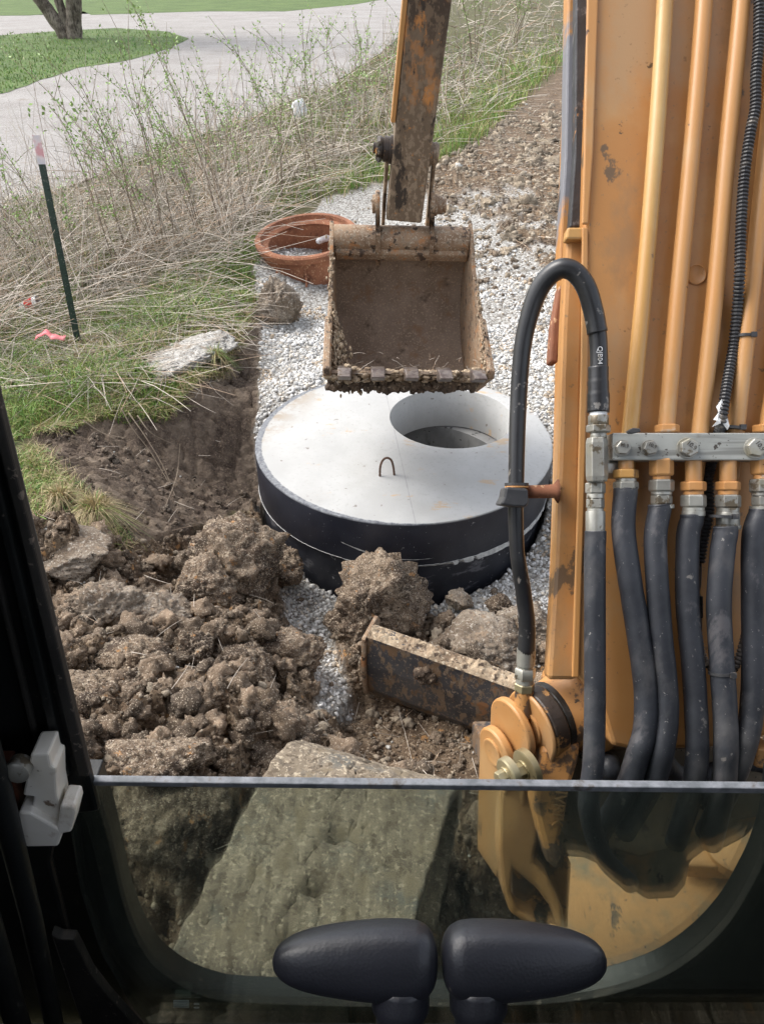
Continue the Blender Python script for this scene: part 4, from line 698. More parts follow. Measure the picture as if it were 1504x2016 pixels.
# boom: box of plates; its broad face stands square to the view axis
bm_poly = [(1172,-260),(1167,0),(1156,300),(1152,450),(1148,700),(1141,1000),(1130,1325),(1150,1345),(1185,1400),(1205,1470),(1250,1478),(1400,1474),(1560,1440),(1640,1300),(1660,700),(1690,-260)]
boom = obj('boom', prism([B(x, y) for x, y in bm_poly], F_ * .17), M['paint'], EX, bevel=.006)
obj('edge_plate', prism([B(x, y, -.006) for x, y in [(1160,-260),(1156,0),(1150,300),(1146,440),(1158,440),(1168,300),(1178,0),(1184,-260)]], F_ * .005), M['paint_pale'], boom, bevel=.002)
obj('edge_plate', prism([B(x, y, -.005) for x, y in [(1146,446),(1144,700),(1136,1000),(1126,1335),(1140,1335),(1150,1000),(1158,700),(1158,446)]], F_ * .004), M['paint_pale'], boom, bevel=.002)
def bplate(name, pts, dd, th, m, par, bv=.003, lab=None): return obj(name, prism([P(x, y, 1.0 + dd) for x, y in pts], F_ * th), M[m] if isinstance(m, str) else m, par, bevel=bv, label=lab)
bplate('side_flange', [(1122,-260),(1118,0),(1113,300),(1104,452),(1100,540),(1130,540),(1136,452),(1142,300),(1146,0),(1150,-260)], .055, .03, 'flange', boom)
bplate('wear_strip', [(1136,-260),(1134,0),(1132,300),(1122,446),(1150,446),(1154,300),(1162,0),(1166,-260)], .030, .02, 'strip', boom, .002)
bplate('side_plate', [(1118,452),(1108,640),(1100,900),(1092,1100),(1078,1340),(1136,1340),(1142,1000),(1148,700),(1156,452)], .012, .03, 'paint', boom, .006)
bplate('side_cap', [(1117,446),(1114,470),(1150,470),(1152,446)], -.002, .02, 'paint_yellow', boom, .003)
bplate('rusty_lug', [(1102,560),(1088,640),(1083,712),(1098,714),(1104,640),(1110,560)], .10, .03, 'rust', boom, .003)
# pressed ridges between pipes: broad soft corrugations of the boom cover
for (x0, x1) in ((1345, 1318), (1425, 1395), (1500, 1465), (1580, 1540)):
    pass
def dimple():
    c = B(1370, 540, -.0005); return lathe(c, -F_, [(-.002, .0135), (.0015, .0135), (.002, .0122), (.0006, .0112), (.0002, 0.0)], 36)
obj('plug_disc', dimple(), M['paint'], boom, auto=60)
# steel pipes
def pipe(pts, dd, r, m='paint_pale', nm='hydraulic_pipe', par=None, seg=20, lab=None, n=8): return obj(nm, tube(catmull([B(x, y, dd) for x, y in pts], n), r, seg), M[m], par or boom, smooth=True, label=lab)
pipe([(1318,-260),(1309,0),(1291,280),(1268,560),(1240,850),(1233,925)], -.014, .0104, 'paint_yellow', lab='yellowish pipe nearest the left edge')
pipe([(1400,-260),(1386,0),(1363,280),(1337,560),(1311,850),(1307,905)], -.014, .0108)
pipe([(1478,-260),(1460,0),(1433,280),(1409,560),(1378,850),(1367,950)], -.014, .0108)
pipe([(1560,-260),(1540,0),(1510,280),(1481,560),(1448,850),(1436,950)], -.014, .0108)
pipe([(1640,-260),(1620,0),(1590,280),(1555,560),(1510,850),(1500,905)], -.014, .0108)
# manifold block
DB = -.052
def bar(x0, x1, y0, y1, dd, th, m, name, par, bv=.0015): return bplate(name, [(x0, y0), (x1, y0), (x1, y1), (x0, y1)], dd, th, m, par, bv)
blk = bar(1206, 1620, 852, 906, DB, .040, 'block', 'manifold_block', EX)
def text(s, size, o, xd, yd, m, par, name='marking', ext=.0006):
    cu = bpy.data.curves.new('t', 'FONT'); cu.body = s; cu.size = size; cu.extrude = ext; cu.align_x = 'CENTER'; cu.align_y = 'CENTER'; cu.resolution_u = 3; tmp = bpy.data.objects.new('t', cu); SC.collection.objects.link(tmp)
    dg = bpy.context.evaluated_depsgraph_get(); me = bpy.data.meshes.new_from_object(tmp.evaluated_get(dg)); bpy.data.objects.remove(tmp); xd, yd = nrm(xd), nrm(yd); zd = np.cross(xd, yd)
    v = np.array([q.co[:] for q in me.vertices]); v = np.asarray(o) + v[:, :1] * xd + v[:, 1:2] * yd + v[:, 2:] * zd; f = [list(q.vertices) for q in me.polygons]; bpy.data.meshes.remove(me); return obj(name, (v, f), M[m], par)
IU = U_; IR = R_
for i, (bx, by, r) in enumerate([(1227, 881, .0088), (1281, 881, .0088), (1356, 881, .0112), (1488, 881, .0112)]):
    c = B(bx - 3, by + 1, DB); a = nrm(-F_ - .06 * R_ ); g = obj('bolt', join([lathe(c, a, [(0, r * 1.18), (.0016, r * 1.18), (.0016, r)], 28), hexn(c + a * .0016, a, r * 1.04, .0085, .3 * i)]), M['zinc'], blk, bevel=.0006)
    ct = c + a * .0103; rt = .2 + .25 * i; xd = IR * math.cos(rt) + IU * math.sin(rt) * -1; yd = IU * math.cos(rt) + IR * math.sin(rt)
    text('10.9', r * .72, ct + yd * r * .28, xd, yd, 'cav', blk)  # dark letter colour stands in for shading of the embossed mark
# fittings in a vertical row: list of (y0, y1, half width px, hex?, material)
def fit_stack(cx, rows, dd, par, slope=0.0):
    for (y0, y1, hw, hx, m, nm) in rows:
        o0 = B(cx + slope * (y0 - rows[0][0]), y0, dd); o1 = B(cx + slope * (y1 - rows[0][0]), y1, dd); ax = o1 - o0; h = np.linalg.norm(ax); r = hw * S1 * (1 + dd)
        if hx: obj(nm, hexn(o0, ax, r, h, .5), M[m], par, bevel=.0008)
        else: obj(nm, lathe(o0, ax, [(0, r * .97), (h * .06, r), (h * .94, r), (h, r * .97)], 24), M[m], par, auto=40)
def hose(pts, dd, r, m='hose', seg=20, nm='hydraulic_hose', lab=None, bulge=True):
    pts = [pts[0], (pts[0][0], pts[0][1] + 12)] + pts[1:]; c = catmull([B(x, y, dd if len(q) == 0 else dd + q[0]) for (x, y, *q) in pts], 8); n = len(c); rr = [r * (1 + .03 * mn.noise(Vector((i * .35, pts[0][0], 0)))) for i in range(n)]
    if bulge: rr[0] *= .96
    return obj(nm, tube(c, rr, seg), M[m], EX, smooth=True, label=lab)
HD = -.040
h0 = hose([(1172,1045),(1171,1100),(1171,1250),(1171,1400),(1168,1500),(1160,1600,.02),(1190,1690,.08),(1240,1740,.14)], HD, .0133, lab='straight leftmost hose')
h1 = hose([(1231,960),(1227,1040),(1238,1130),(1253,1224),(1270,1346),(1270,1433),(1256,1485),(1230,1560,.02),(1180,1640,.08)], HD, .0148)
h2 = hose([(1298,993),(1290,1060),(1294,1154),(1302,1259),(1311,1346),(1313,1416),(1303,1485),(1284,1545,.02),(1230,1640,.08)], HD - .004, .0140)
h3 = hose([(1362,1012),(1354,1060),(1353,1189),(1363,1294),(1370,1398),(1372,1485),(1364,1550,.02),(1330,1660,.09)], HD, .0142)
h4 = hose([(1428,1036),(1422,1090),(1415,1189),(1420,1294),(1427,1398),(1429,1485),(1422,1560,.02),(1400,1660,.09)], HD - .006, .0148)
h5 = hose([(1498,1000),(1484,1060),(1483,1189),(1484,1294),(1480,1398),(1466,1468),(1440,1540,.02),(1390,1640,.1)], HD, .0146)
T = 'fitting'; N = 'nut'
fit_stack(1172, [(940,950,14,0,'zinc',T),(950,972,20,1,'zinc',N),(972,981,17,0,'zinc',T),(981,1001,18,1,'zinc',N),(1001,1006,16,0,'zinc',T),(1006,1050,19,0,'zinc','ferrule')], HD, h0)
fit_stack(1232, [(905,924,15,0,'paint_pale',T),(924,942,25,1,'paint_yellow',N),(942,948,20,0,'zinc',T),(948,964,25,1,'zinc',N)], HD, h1)
fit_stack(1302, [(903,937,24,1,'paint_pale',N),(937,944,17,0,'brass',T),(944,968,25,1,'zinc',N),(968,974,20,0,'zinc',T),(974,993,21,1,'zinc',N),(993,1001,24,0,'zinc','ferrule')], HD, h2)
fit_stack(1365, [(903,948,16,0,'paint_pale',T),(948,967,25,1,'brass',N),(967,974,19,0,'brass',T),(974,999,25,1,'zinc',N),(999,1006,21,0,'zinc',T),(1006,1016,22,0,'zinc','ferrule')], HD, h3)
fit_stack(1433, [(903,948,16,0,'paint_pale',T),(948,966,24,1,'brass',N),(966,974,19,0,'brass',T),(974,1000,25,1,'zinc',N),(1000,1008,21,0,'zinc',T),(1008,1034,22,0,'zinc','ferrule'),(1034,1042,24,0,'zinc','ferrule')], HD, h4)
fit_stack(1502, [(903,935,24,1,'paint_pale',N),(935,943,18,0,'brass',T),(943,970,26,1,'zinc',N),(970,976,21,0,'zinc',T),(976,996,22,1,'zinc',N),(996,1003,25,0,'zinc','ferrule')], HD, h5)
fit_stack(1313, [(836,852,24,1,'brass',N)], -.02, boom); fit_stack(1508, [(836,852,26,1,'brass',N)], -.02, boom)
# loop hose
LPp = [(1178,812,-.045),(1179,760,-.045),(1179,700,-.045),(1176,655,-.048),(1168,612,-.052),(1154,566,-.058),(1132,536,-.06),(1107,528,-.058),(1082,542,-.05),(1060,572,-.04),(1043,618,-.03),(1030,675,-.02),(1023,745,-.012),(1019,828,-.008),(1017,900,-.006),(1016,960,-.004),(1015,1000,.0),(1017,1072,.006),(1021,1110,.01),(1030,1165,.02),(1037,1230,.03),(1036,1284,.04)]
c = catmull([P(x, y, 1 + d) for x, y, d in LPp], 8); n = len(c); lp = obj('looping_hose', tube(c, np.interp(np.arange(n), [0, 24, 60, 120, 140, n - 1], [.0108, .0112, .0122, .0102, .0096, .0118]), 22), M['hose_loop'], EX, smooth=True, label='black hose arching from the manifold over to the boom foot')
c = catmull([P(x, y, 1 + d) for x, y, d in LPp[3:13]], 10); obj('hose_sleeve', tube(c, np.interp(np.arange(len(c)), [0, 3, 60, len(c) - 1], [.0128, .0124, .0122, .0106]), 24), M['hose_loop'], lp, smooth=True)
c = [P(1178, y, .955) for y in np.linspace(722, 812, 26)]; obj('heat_shrink', tube(c, [.0124 * (1 + (.05 if 722 + i * 3.6 > 750 else 0) + (.06 if 722 + i * 3.6 > 775 else 0) + .02 * mn.noise(Vector((i * .6, 0, 0)))) for i in range(26)], 22, wob=.03), M['hose_loop'], lp, smooth=True)
text('QJB04', .0085, P(1181, 699, .955 - .0118), -U_, R_, 'white', lp, ext=.0002)
fit_stack(1178, [(811,818,17,0,'white',T),(818,836,20,0,'zinc','ferrule'),(836,852,24,1,'zinc',N),(852,862,16,0,'zinc',T)], -.047, lp)
ad = obj('adapter', hexn(B(1175, 862, -.047), -U_, 21 * S1, 82 * S1, .5), M['zinc'], EX, bevel=.001); fit_stack(1174, [(940,950,16,0,'zinc',T)], -.044, ad)
obj('elbow', hexn(B(1180, 922, -.03), R_ * 1 + F_ * .3, 20 * S1, .026, .2), M['zinc'], ad, bevel=.001)
# clamp post and clamp
rod = obj('clamp_post', tube([P(1030, 968, 1.0), P(1060, 968, 1.0), P(1090, 967, 1.0), P(1098, 967, 1.0)], [.0086, .0086, .0092, .016], 20), M['rust'], EX, smooth=True)
cl = obj('hose_clamp', prism([P(x, y, .965) for x, y in [(996,958),(1040,962),(1041,992),(1034,999),(1012,998),(984,994),(992,978)]], F_ * .045), M['loom'], EX, bevel=.003)
obj('clamp_band', lathe(P(1017, 951, .99), -U_, [(0, .0155), (.0035, .0155), (.0035, .0125), (0, .0125)], 28), M['loom'], cl); obj('clamp_ring', lathe(P(1017, 957, .988), -U_, [(0, .0150), (.0020, .0150)], 28), M['brass'], cl)
# lower end of the loop
o0 = P(1036, 1278, 1.04); dv = nrm(P(1032, 1360, 1.05) - o0); pos = 0
low = [(.0225, .0125, 0, 'zinc', 'ferrule'), (.004, .0105, 0, 'zinc', T), (.016, .0145, 1, 'zinc', N), (.006, .0120, 0, 'zinc', T), (.012, .0140, 1, 'gold', N)]
for (h, r, hx, m, nm) in low: obj(nm, hexn(o0 + dv * pos, dv, r, h, .5) if hx else lathe(o0 + dv * pos, dv, [(0, r), (h, r)], 24), M[m], lp, auto=40); pos += h
obj('elbow', join([lathe(o0 + dv * pos, dv, [(0, .0125), (.035, .0135)], 20), lathe(o0 + dv * (pos + .018), nrm([1, .3, .05]), [(0, .012), (.045, .014)], 20)]), M['paint_grimy'], lp, auto=40)
# wiring loom
def loom(pts, r, m='loom', nm='wiring_loom', dd=-.03):
    c = catmull([B(x, y, dd + (q[0] if q else 0)) for x, y, *q in pts], 6); L = [0.]
    for i in range(1, len(c)): L.append(L[-1] + np.linalg.norm(c[i] - c[i - 1]))
    n = max(8, int(L[-1] / .0016)); ts = np.linspace(0, L[-1], n); cc_ = np.stack([np.interp(ts, L, [p[k] for p in c]) for k in range(3)], 1)
    return obj(nm, tube(list(cc_), [r * (1.12 if (i // 1) % 3 < 2 else .82) for i in range(n)], 12), M[m], EX)
lm = loom([(1500,-200),(1495,0),(1493,90),(1488,150),(1487,210),(1478,255),(1467,330),(1461,400),(1458,470),(1456,540),(1452,600,.012),(1444,680,.018),(1434,738,.01),(1426,790),(1420,830),(1413,860,.02),(1402,905,.02),(1394,945,.015),(1396,990,.015),(1393,1024,.01),(1385,1060,.01),(1377,1108,.01)], .0062)
obj('wire_pair', join([tube(catmull([B(x, y, -.02) for x, y in [(1376,1108),(1371,1150),(1378,1180),(1380,1240)]], 6), .0016, 8), tube(catmull([B(x, y, -.018) for x, y in [(1379,1108),(1378,1150),(1370,1190),(1376,1240)]], 6), .0016, 8)]), M['loom_dusty'], lm, smooth=True)
loom([(1374,1245,.02),(1382,1290,.02),(1396,1312,.01),(1425,1324,.015),(1448,1312,.0),(1462,1270),(1470,1235,.01)], .0048, 'loom_dusty', 'lower_loom', -.03)
obj('connector', box(B(1375, 1195, -.02), R_ * .0045, F_ * .004, U_ * .014), M['loom'], lm, bevel=.001)
v = [B(x, y, -.036 + (.004 if i % 2 else 0)) for i, (x, y) in enumerate([(1421,785),(1410,800),(1415,812),(1404,826),(1412,828),(1402,840),(1422,832),(1432,846),(1436,838),(1428,800)])]; obj('torn_tape', prism(v, F_ * .0008), M['white'], lm)
def tie(px, py, dd, rx, tilt=0, par=None, w_=.0035):
    c = B(px, py, dd); ax = nrm(U_ + R_ * tilt); g = obj('cable_tie', join([lathe(c - ax * w_ / 2, ax, [(0, rx), (w_, rx), (w_, rx - .0014), (0, rx - .0014)], 28), box(c + nrm(R_ * .5 - F_) * rx * 1.02, R_ * .0035, F_ * .0025, U_ * .0032)]), M['loom'], par or EX, auto=40); return g
tie(1467, 662, -.014, .0122, .06, boom); tie(1440, 843, -.018, .0165, .10, boom); tie(1424, 1017, HD - .006, .0170, .05, h4); tie(1421, 1325, HD - .006, .0160, -.05, h4)
obj('tie_tail', prism([B(x, y, -.07) for x, y in [(1236,848),(1246,842),(1260,843),(1262,850),(1248,853),(1240,853)]], F_ * .01), M['loom'], EX, bevel=.001)
# ---------------------------------------------------------------- boom foot and swing bracket
A0 = P(1043, 1432, 1.06); a_x = nrm([math.cos(math.radians(28)), math.sin(math.radians(28)), 0.0]); t_x = np.array([-a_x[1], a_x[0], 0]); Zv = np.array([0, 0, 1.])
sw = obj('swing_bracket', lathe(A0 + a_x * .040, a_x, [(0, .050), (.020, .054), (.030, .066), (.040, .072), (.09, .074), (.16, .074)], 44), M['paint_grimy'], EX, auto=40)
obj('grease_seal', lathe(A0 + a_x * .0305, a_x, [(-.004, .044), (.002, .050), (.010, .0505), (.012, .046), (.016, .0505), (.022, .049)], 36), M['black'], sw, auto=40)
def ear(c, r, down, th, m, wtop=0, lean=(0, 0, 0), nm='bracket_ear', wb=1.0):
    pts = []
    for k in range(37):
        a = math.radians(-12 + k * 204 / 36); pts.append(c + t_x * math.cos(a) * r + Zv * math.sin(a) * r)
    pts.append(c - t_x * r * wb + Zv * -down + np.array(lean)); pts.append(c + t_x * r * wb + Zv * -down + np.array(lean)); return obj(nm, prism(pts, a_x * th), M[m], sw, bevel=.003, auto=40)
ear(A0, .052, .30, .006, 'paint', wb=.95, lean=-t_x * .01)
ear(A0 + a_x * .0062, .0515, .30, .024, 'greasy', wb=.95, lean=-t_x * .01)
ear(A0 - a_x * .022 + t_x * .016 + Zv * -.012, .046, .30, .012, 'paint', wb=.9, lean=-t_x * .02)
ear(A0 - a_x * .040 + t_x * .022 + Zv * -.056, .036, .26, .014, 'paint', wb=.8, lean=-t_x * .02)
for (c, r) in ((A0 - a_x * .002, .026), (A0 - a_x * .042 + t_x * .022 + Zv * -.056, .021)): obj('pin_face', lathe(c, -a_x, [(-.004, r), (.0008, r), (.0016, r * .93), (.0005, r * .8), (.0012, r * .35), (.0003, 0)], 30), M['paint'], sw, auto=60)
for (px, py, r, d) in ((1032, 1516, .0265, 1.02), (996, 1526, .0215, .99)):
    c = P(px, py, d); wb_ = obj('washer', lathe(c, -a_x, [(-.010, r), (-.001, r), (.0008, r * .9), (.0008, 0)], 40), M['gold'], sw, auto=40); obj('bolt_head', join([hexn(c, -a_x, r * .43, .014, .3), lathe(c, -a_x, [(0, r * .52), (.003, r * .5)], 24)]), M['gold'], wb_, bevel=.0006)
# casting with the raised letters, curving down to the deck
cast = obj('post_casting', prism([P(x, y, 1.035) for x, y in [(1066,1470),(1145,1462),(1140,1500),(1122,1560),(1112,1620),(1102,1665),(1118,1685),(1100,1720),(1078,1700),(1064,1650),(1050,1590)]], F_ * .05), M['paint_grimy'], sw, bevel=.008)
text('NVRIK', .021, P(1101, 1585, 1.0335), nrm(-U_ * 1 - R_ * .13), nrm(R_ - U_ * .13), 'paint', cast, ext=.0013)
obj('post_web', prism([P(x, y, 1.10) for x, y in [(984,1540),(1050,1545),(1062,1640),(1050,1700),(1080,1730),(1108,1790),(1112,1830),(1098,1828),(1085,1790),(1055,1750),(1012,1715),(1006,1760),(1020,1795),(1060,1815),(1050,1830),(1005,1800),(990,1760),(983,1680)]], F_ * .05), M['paint'], sw, bevel=.006)
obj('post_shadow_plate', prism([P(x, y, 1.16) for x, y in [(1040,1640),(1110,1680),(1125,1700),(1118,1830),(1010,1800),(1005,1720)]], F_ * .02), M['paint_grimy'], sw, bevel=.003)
# housing under the hoses, its shade painted into the colour
def blob(name, poly, d0, d1, m, par, bv=.02): return obj(name, prism([P(x, y, d0) for x, y in poly], F_ * (d1 - d0)), M[m], par, bevel=bv)
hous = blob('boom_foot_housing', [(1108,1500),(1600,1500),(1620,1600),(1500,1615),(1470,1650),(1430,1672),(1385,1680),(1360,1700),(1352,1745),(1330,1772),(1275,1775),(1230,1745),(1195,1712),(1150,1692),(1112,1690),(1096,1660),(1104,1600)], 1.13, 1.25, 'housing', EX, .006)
blob('shaded_cavity', [(1125,1478),(1640,1470),(1640,1560),(1550,1600),(1440,1620),(1360,1665),(1260,1690),(1180,1668),(1112,1650),(1110,1560)], 1.085, 1.128, 'housing', hous, .004)  # solid block with painted-in shade, stands in for the dark hollow under the boom
hose([(1200,1500,.02),(1225,1545,.03),(1330,1535,.035),(1420,1590,.04)], .05, .014, lab='grimy cross hose under the boom foot'); hose([(1300,1470,.02),(1350,1530,.03),(1470,1500,.04),(1560,1530,.04)], .05, .013, lab='hose crossing behind the lower ends')
ob = bplate('cylinder_lug', [(1494,1475),(1530,1470),(1530,1520),(1488,1512)], .0, .05, 'paint_grimy', EX)
# deck plate on the revolving frame
zd = .40
dk = [G(x, y, zd) for x, y in [(1126,1640),(1480,1600),(1560,1580),(1640,1700),(1430,1815),(1380,1885),(1220,1960),(1060,1990),(1080,1830)]]
deck = obj('deck_plate', prism(dk, [0, 0, -.02]), M['deck'], EX, bevel=.003)
dp = [G(x, y, zd - .16) for x, y in [(1240,1600),(1700,1600),(1700,2000),(1240,2000)]]; obj('lower_frame', prism(dp, [0, 0, -.02]), M['cav'], EX)
obj('arm_mount', prism([G(x, y, zd + .05) for x, y in [(1350,1705),(1385,1660),(1440,1620),(1560,1600),(1560,1716)]], [0, 0, -.04]), M['deck'], EX, bevel=.004)
cpn = G(1446, 1668, zd + .06); obj('pivot_cap', lathe(cpn, Zv, [(-.02, .052), (0, .052), (.003, .048), (.001, .036), (.003, .030), (.001, .02), (.003, 0)], 40), M['deck'], EX, auto=50)
# ---------------------------------------------------------------- stick
s0, s1 = P(795, 437, 3.04), P(846, 0, 2.53); sdv = nrm(s1 - s0); s2 = s0 + sdv * 1.55; wx = nrm(R_ - sdv * np.dot(R_, sdv)); dy_ = np.cross(sdv, wx); dy_ = dy_ if dy_[1] > 0 else -dy_
def stick_box(a, b, w0, w1, d0, d1, off=0.0):
    v = []
    for c, ww, dd in ((a, w0, d0), (b, w1, d1)):
        for (sx, sy) in ((-1, 0), (1, 0), (1, 1), (-1, 1)): v.append(c + wx * (sx * ww / 2 + off) + dy_ * sy * dd)
    return np.array(v), [[0, 1, 2, 3][::-1], [4, 5, 6, 7], [0, 1, 5, 4], [1, 2, 6, 5], [2, 3, 7, 6], [3, 0, 4, 7]]
stick = obj('stick', stick_box(s0, s2, .141, .150, .10, .20), M['stick'], EX, bevel=.008)
obj('side_channel', stick_box(s0 + sdv * .36, s2, .016, .02, .07, .09, -.081), M['paint_pale'], stick, bevel=.003)
obj('weld_seam', stick_box(s0 + sdv * .215, s0 + sdv * .219, .139, .139, -.002, -.002), M['stick'], stick)
def px_on(py):                         # point on the stick's axis seen at row py
    best = min(np.linspace(0, 1.5, 600), key=lambda t: abs((752, 1008 - FPX * np.dot(s0 + sdv * t - CAM, U_) / np.dot(s0 + sdv * t - CAM, F_))[1] - py)); return s0 + sdv * best
pc = px_on(308) + dy_ * .055
obj('link_boss', lathe(pc - wx * .070, -wx, [(0, .05), (.012, .05), (.014, .044), (.034, .046), (.036, .038), (.050, .044), (.062, .040), (.064, .02), (.074, .02), (.076, .0)], 32), M['greasy'], stick, auto=40)
obj('link_boss', lathe(pc + wx * .069, wx, [(0, .048), (.008, .048), (.010, .040), (.024, .042), (.034, .036), (.036, 0)], 32), M['stick'], stick, auto=40)
for k in range(3): obj('boss_bolt', hexn(pc - wx * .118 + Zv * (.028 - .028 * k) + dy_ * -.034, nrm(-wx - dy_ * .8), .0095, .012), M['cav'], stick)
# upper boom beyond the frame, carrying the stick
ub = [P(1380, -200, 1.12), np.array([.42, 1.9, 2.95]), s2 + sdv * .05 + [0, -.02, 0]]; obj('upper_boom', tube(catmull(ub, 8), .13, 4), M['paint'], EX)
# ---------------------------------------------------------------- bucket
O = P(790, 468, 3.12); ud = nrm([.03, -.873, -.493]); wd = nrm(R_ + np.array([0, .0, -.02])); vd = np.cross(ud, wd); vd = vd if vd[2] < 0 else -vd
def K(u, v, w_): return O + ud * u * .955 + vd * v + wd * w_
prof = [(-.035, .02), (-.03, .16), (.0, .30), (.08, .40), (.20, .455), (.33, .455), (.45, .40), (.55, .28), (.63, .14), (.70, .0)]; hw = .285
bk_ = catmull([np.array([a, b, 0]) for a, b in prof], 5)
def shell(off, w0, w1, th, m, name, par, sgn=1):
    v, f = [], []; n = len(bk_); NS = 14
    for layer in (0, th):
        for i, q in enumerate(bk_):
            t_ = nrm(bk_[min(i + 1, n - 1)] - bk_[max(i - 1, 0)]); nn = np.array([-t_[1], t_[0], 0]); wl = np.interp(q[0], [0, .7], [w0, w1])
            for s in range(NS + 1): z_ = -wl + 2 * wl * s / NS; jit = .004 * mn.noise(Vector((q[0] * 14, z_ * 14, layer * 3))); qq = q + nn * (layer + off + (jit if layer == 0 else 0)); v.append(K(qq[0], qq[1], z_))
    st = n * (NS + 1)
    for L in (0, 1):
        for i in range(n - 1):
            for s in range(NS): a = L * st + i * (NS + 1) + s; q = [a, a + 1, a + NS + 2, a + NS + 1]; f.append(q if L else q[::-1])
    for i in range(n - 1):
        for s in (0, NS): a = i * (NS + 1) + s; f.append([a, a + NS + 1, a + st + NS + 1, a + st])
    for i in (0, n - 1):
        for s in range(NS): a = i * (NS + 1) + s; f.append([a, a + 1, a + st + 1, a + st])
    return obj(name, (np.array(v), f), M[m], par, smooth=False, auto=40)
bucket = shell(0, hw - .012, hw + .006, -.012, 'bucket_in', 'bucket', EX)
for sgn in (-1, 1):
    pts = [(-.055, -.035), (-.05, .17), (-.02, .32), (.07, .42), (.20, .475), (.34, .475), (.47, .415), (.57, .29), (.65, .14), (.715, -.005), (.70, -.03), (.55, -.018), (.35, .012), (.15, .01), (.03, -.03)]
    pl_ = [K(u, v, sgn * np.interp(u, [0, .7], [hw - .012, hw + .006])) for u, v in pts]; obj('side_plate', prism(pl_, wd * sgn * .016), M['rustmud'], bucket, bevel=.003)
    ps_ = [K(u, v, sgn * np.interp(u, [0, .7], [hw - .016, hw + .002])) for u, v in [(.42, -.0), (.70, -.028), (.715, .0), (.66, .10), (.45, .03)]]; obj('side_cutter', prism(ps_, wd * sgn * .03), M['rustmud'], bucket, bevel=.006)
obj('torque_tube', lathe(K(-.005, .01, -hw + .012), wd, [(0, .052), (2 * hw - .024, .052)], 28), M['rustmud'], bucket, smooth=False, auto=40)
obj('tube_lip', prism([K(.03, .0, -hw + .012), K(.062, .03, -hw + .012), K(.055, .075, -hw + .012), K(.0, .085, -hw + .012)], wd * (2 * hw - .024)), M['rustmud'], bucket, bevel=.008)
ear_c = px_on(412) + dy_ * .05
for sgn in (-1, 1):
    cc_ = ear_c + wd * sgn * .099; pts = []
    for k in range(13): a = math.radians(-10 + k * 200 / 12); pts.append(cc_ + nrm([0, 1, 0]) * math.cos(a) * .048 + Zv * math.sin(a) * .052)
    pts += [K(.02, .14, sgn * .099 + cc_[0] * 0) * 1.0, K(.06, .02, sgn * .099), K(.035, -.045, sgn * .099)]
    cx_ = cc_[0]; pts = [np.array([cx_, q[1], q[2]]) for q in pts]; obj('bucket_ear', prism(pts, wd * sgn * .018), M['rustmud'], bucket, bevel=.004)
obj('bucket_pin', lathe(ear_c + wd * .117, wd, [(0, .040), (.010, .040), (.011, .033), (.030, .034), (.031, .026), (.045, .027), (.047, 0)], 28), M['rustmud'], bucket, auto=40)
obj('bucket_pin', lathe(ear_c - wd * .117, -wd, [(0, .036), (.012, .035), (.014, .02), (.014, 0)], 28), M['rustmud'], bucket, auto=40)
lk0, lk1 = pc, K(-.02, .20, 0)
for sgn in (-1, 1):
    q0 = np.array([pc[0] + sgn * .083, pc[1] + .0, pc[2]]); q1 = np.array([ear_c[0] + sgn * .085, lk1[1] + .02, lk1[2] + .1]); up = nrm(np.cross(q1 - q0, R_)); obj('bucket_link', prism([q0 + up * .03, q0 - up * .03, q1 - up * .028, q1 + up * .028], R_ * sgn * .014), M['stick'], EX, bevel=.004)
for k in range(5):
    w_ = (-.236 + k * .122); c = K(.70, .0, w_); td = nrm(ud * .62 - vd * .62 + wd * (.02 * (k - 1))); nd = nrm(np.cross(wd, td)); nd = nd if nd[2] > 0 else -nd
    v = []
    for (s_, a_, b_) in ((-.035, .026, .022), (.02, .026, .022), (.055, .023, .009), (.075, .024, .0035)):
        v += [c + td * s_ + wd * sx * a_ + nd * sy * b_ for sx, sy in ((-1, -1), (1, -1), (1, 1), (-1, 1))]
    f = [[0, 1, 2, 3][::-1], [12, 13, 14, 15]] + [[4 * i + j, 4 * i + (j + 1) % 4, 4 * i + 4 + (j + 1) % 4, 4 * i + 4 + j] for i in range(3) for j in range(4)]; obj('bucket_tooth', (np.array(v), f), M['tooth'], bucket, bevel=.004)
# mud on the bucket: lumpy masses
def mudmass(name, centres, m, par, seed=0, sub=3, amp=.45):
    bv, bf = ICO[sub]; V_, F2 = [], []
    for i, (c, s) in enumerate(centres):
        s = np.asarray(s, float) * np.ones(3); o_ = Vector((i * 3.1 + seed, i * 1.7, 0)); k = np.array([1 + amp * mn.noise(Vector(p) * 1.6 + o_) + amp * .5 * mn.noise(Vector(p) * 4 + o_) for p in bv])
        V_.append(bv * k[:, None] * s + c); F2.append(bf + i * len(bv))
    return obj(name, (np.vstack(V_), np.vstack(F2)), M[m], par, smooth=True)
R2 = random.Random(5)
lipm = [(K(.690 + R2.gauss(0, .010), .02 + R2.gauss(0, .012), -.30 + k * .00235), R2.uniform(.007, .014) * np.array([1.5, 1, .7])) for k in range(256)]
mudmass('lip_mud', lipm, 'mud', bucket, 1, 2, .6)
und = []
for k in range(420): u_ = -.295 + k * .00132; dp_ = .040 + .022 * mn.noise(Vector((u_ * 14, 0, 3))); und.append((K(.70, .045, u_) + [0, R2.uniform(0, .04), -R2.random() ** .8 * dp_ * (1 if u_ < .08 else max(.35, 1 - (u_ - .08) * 3))], R2.uniform(.008, .019)))
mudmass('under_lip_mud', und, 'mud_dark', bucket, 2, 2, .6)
lft, rgt = [], []
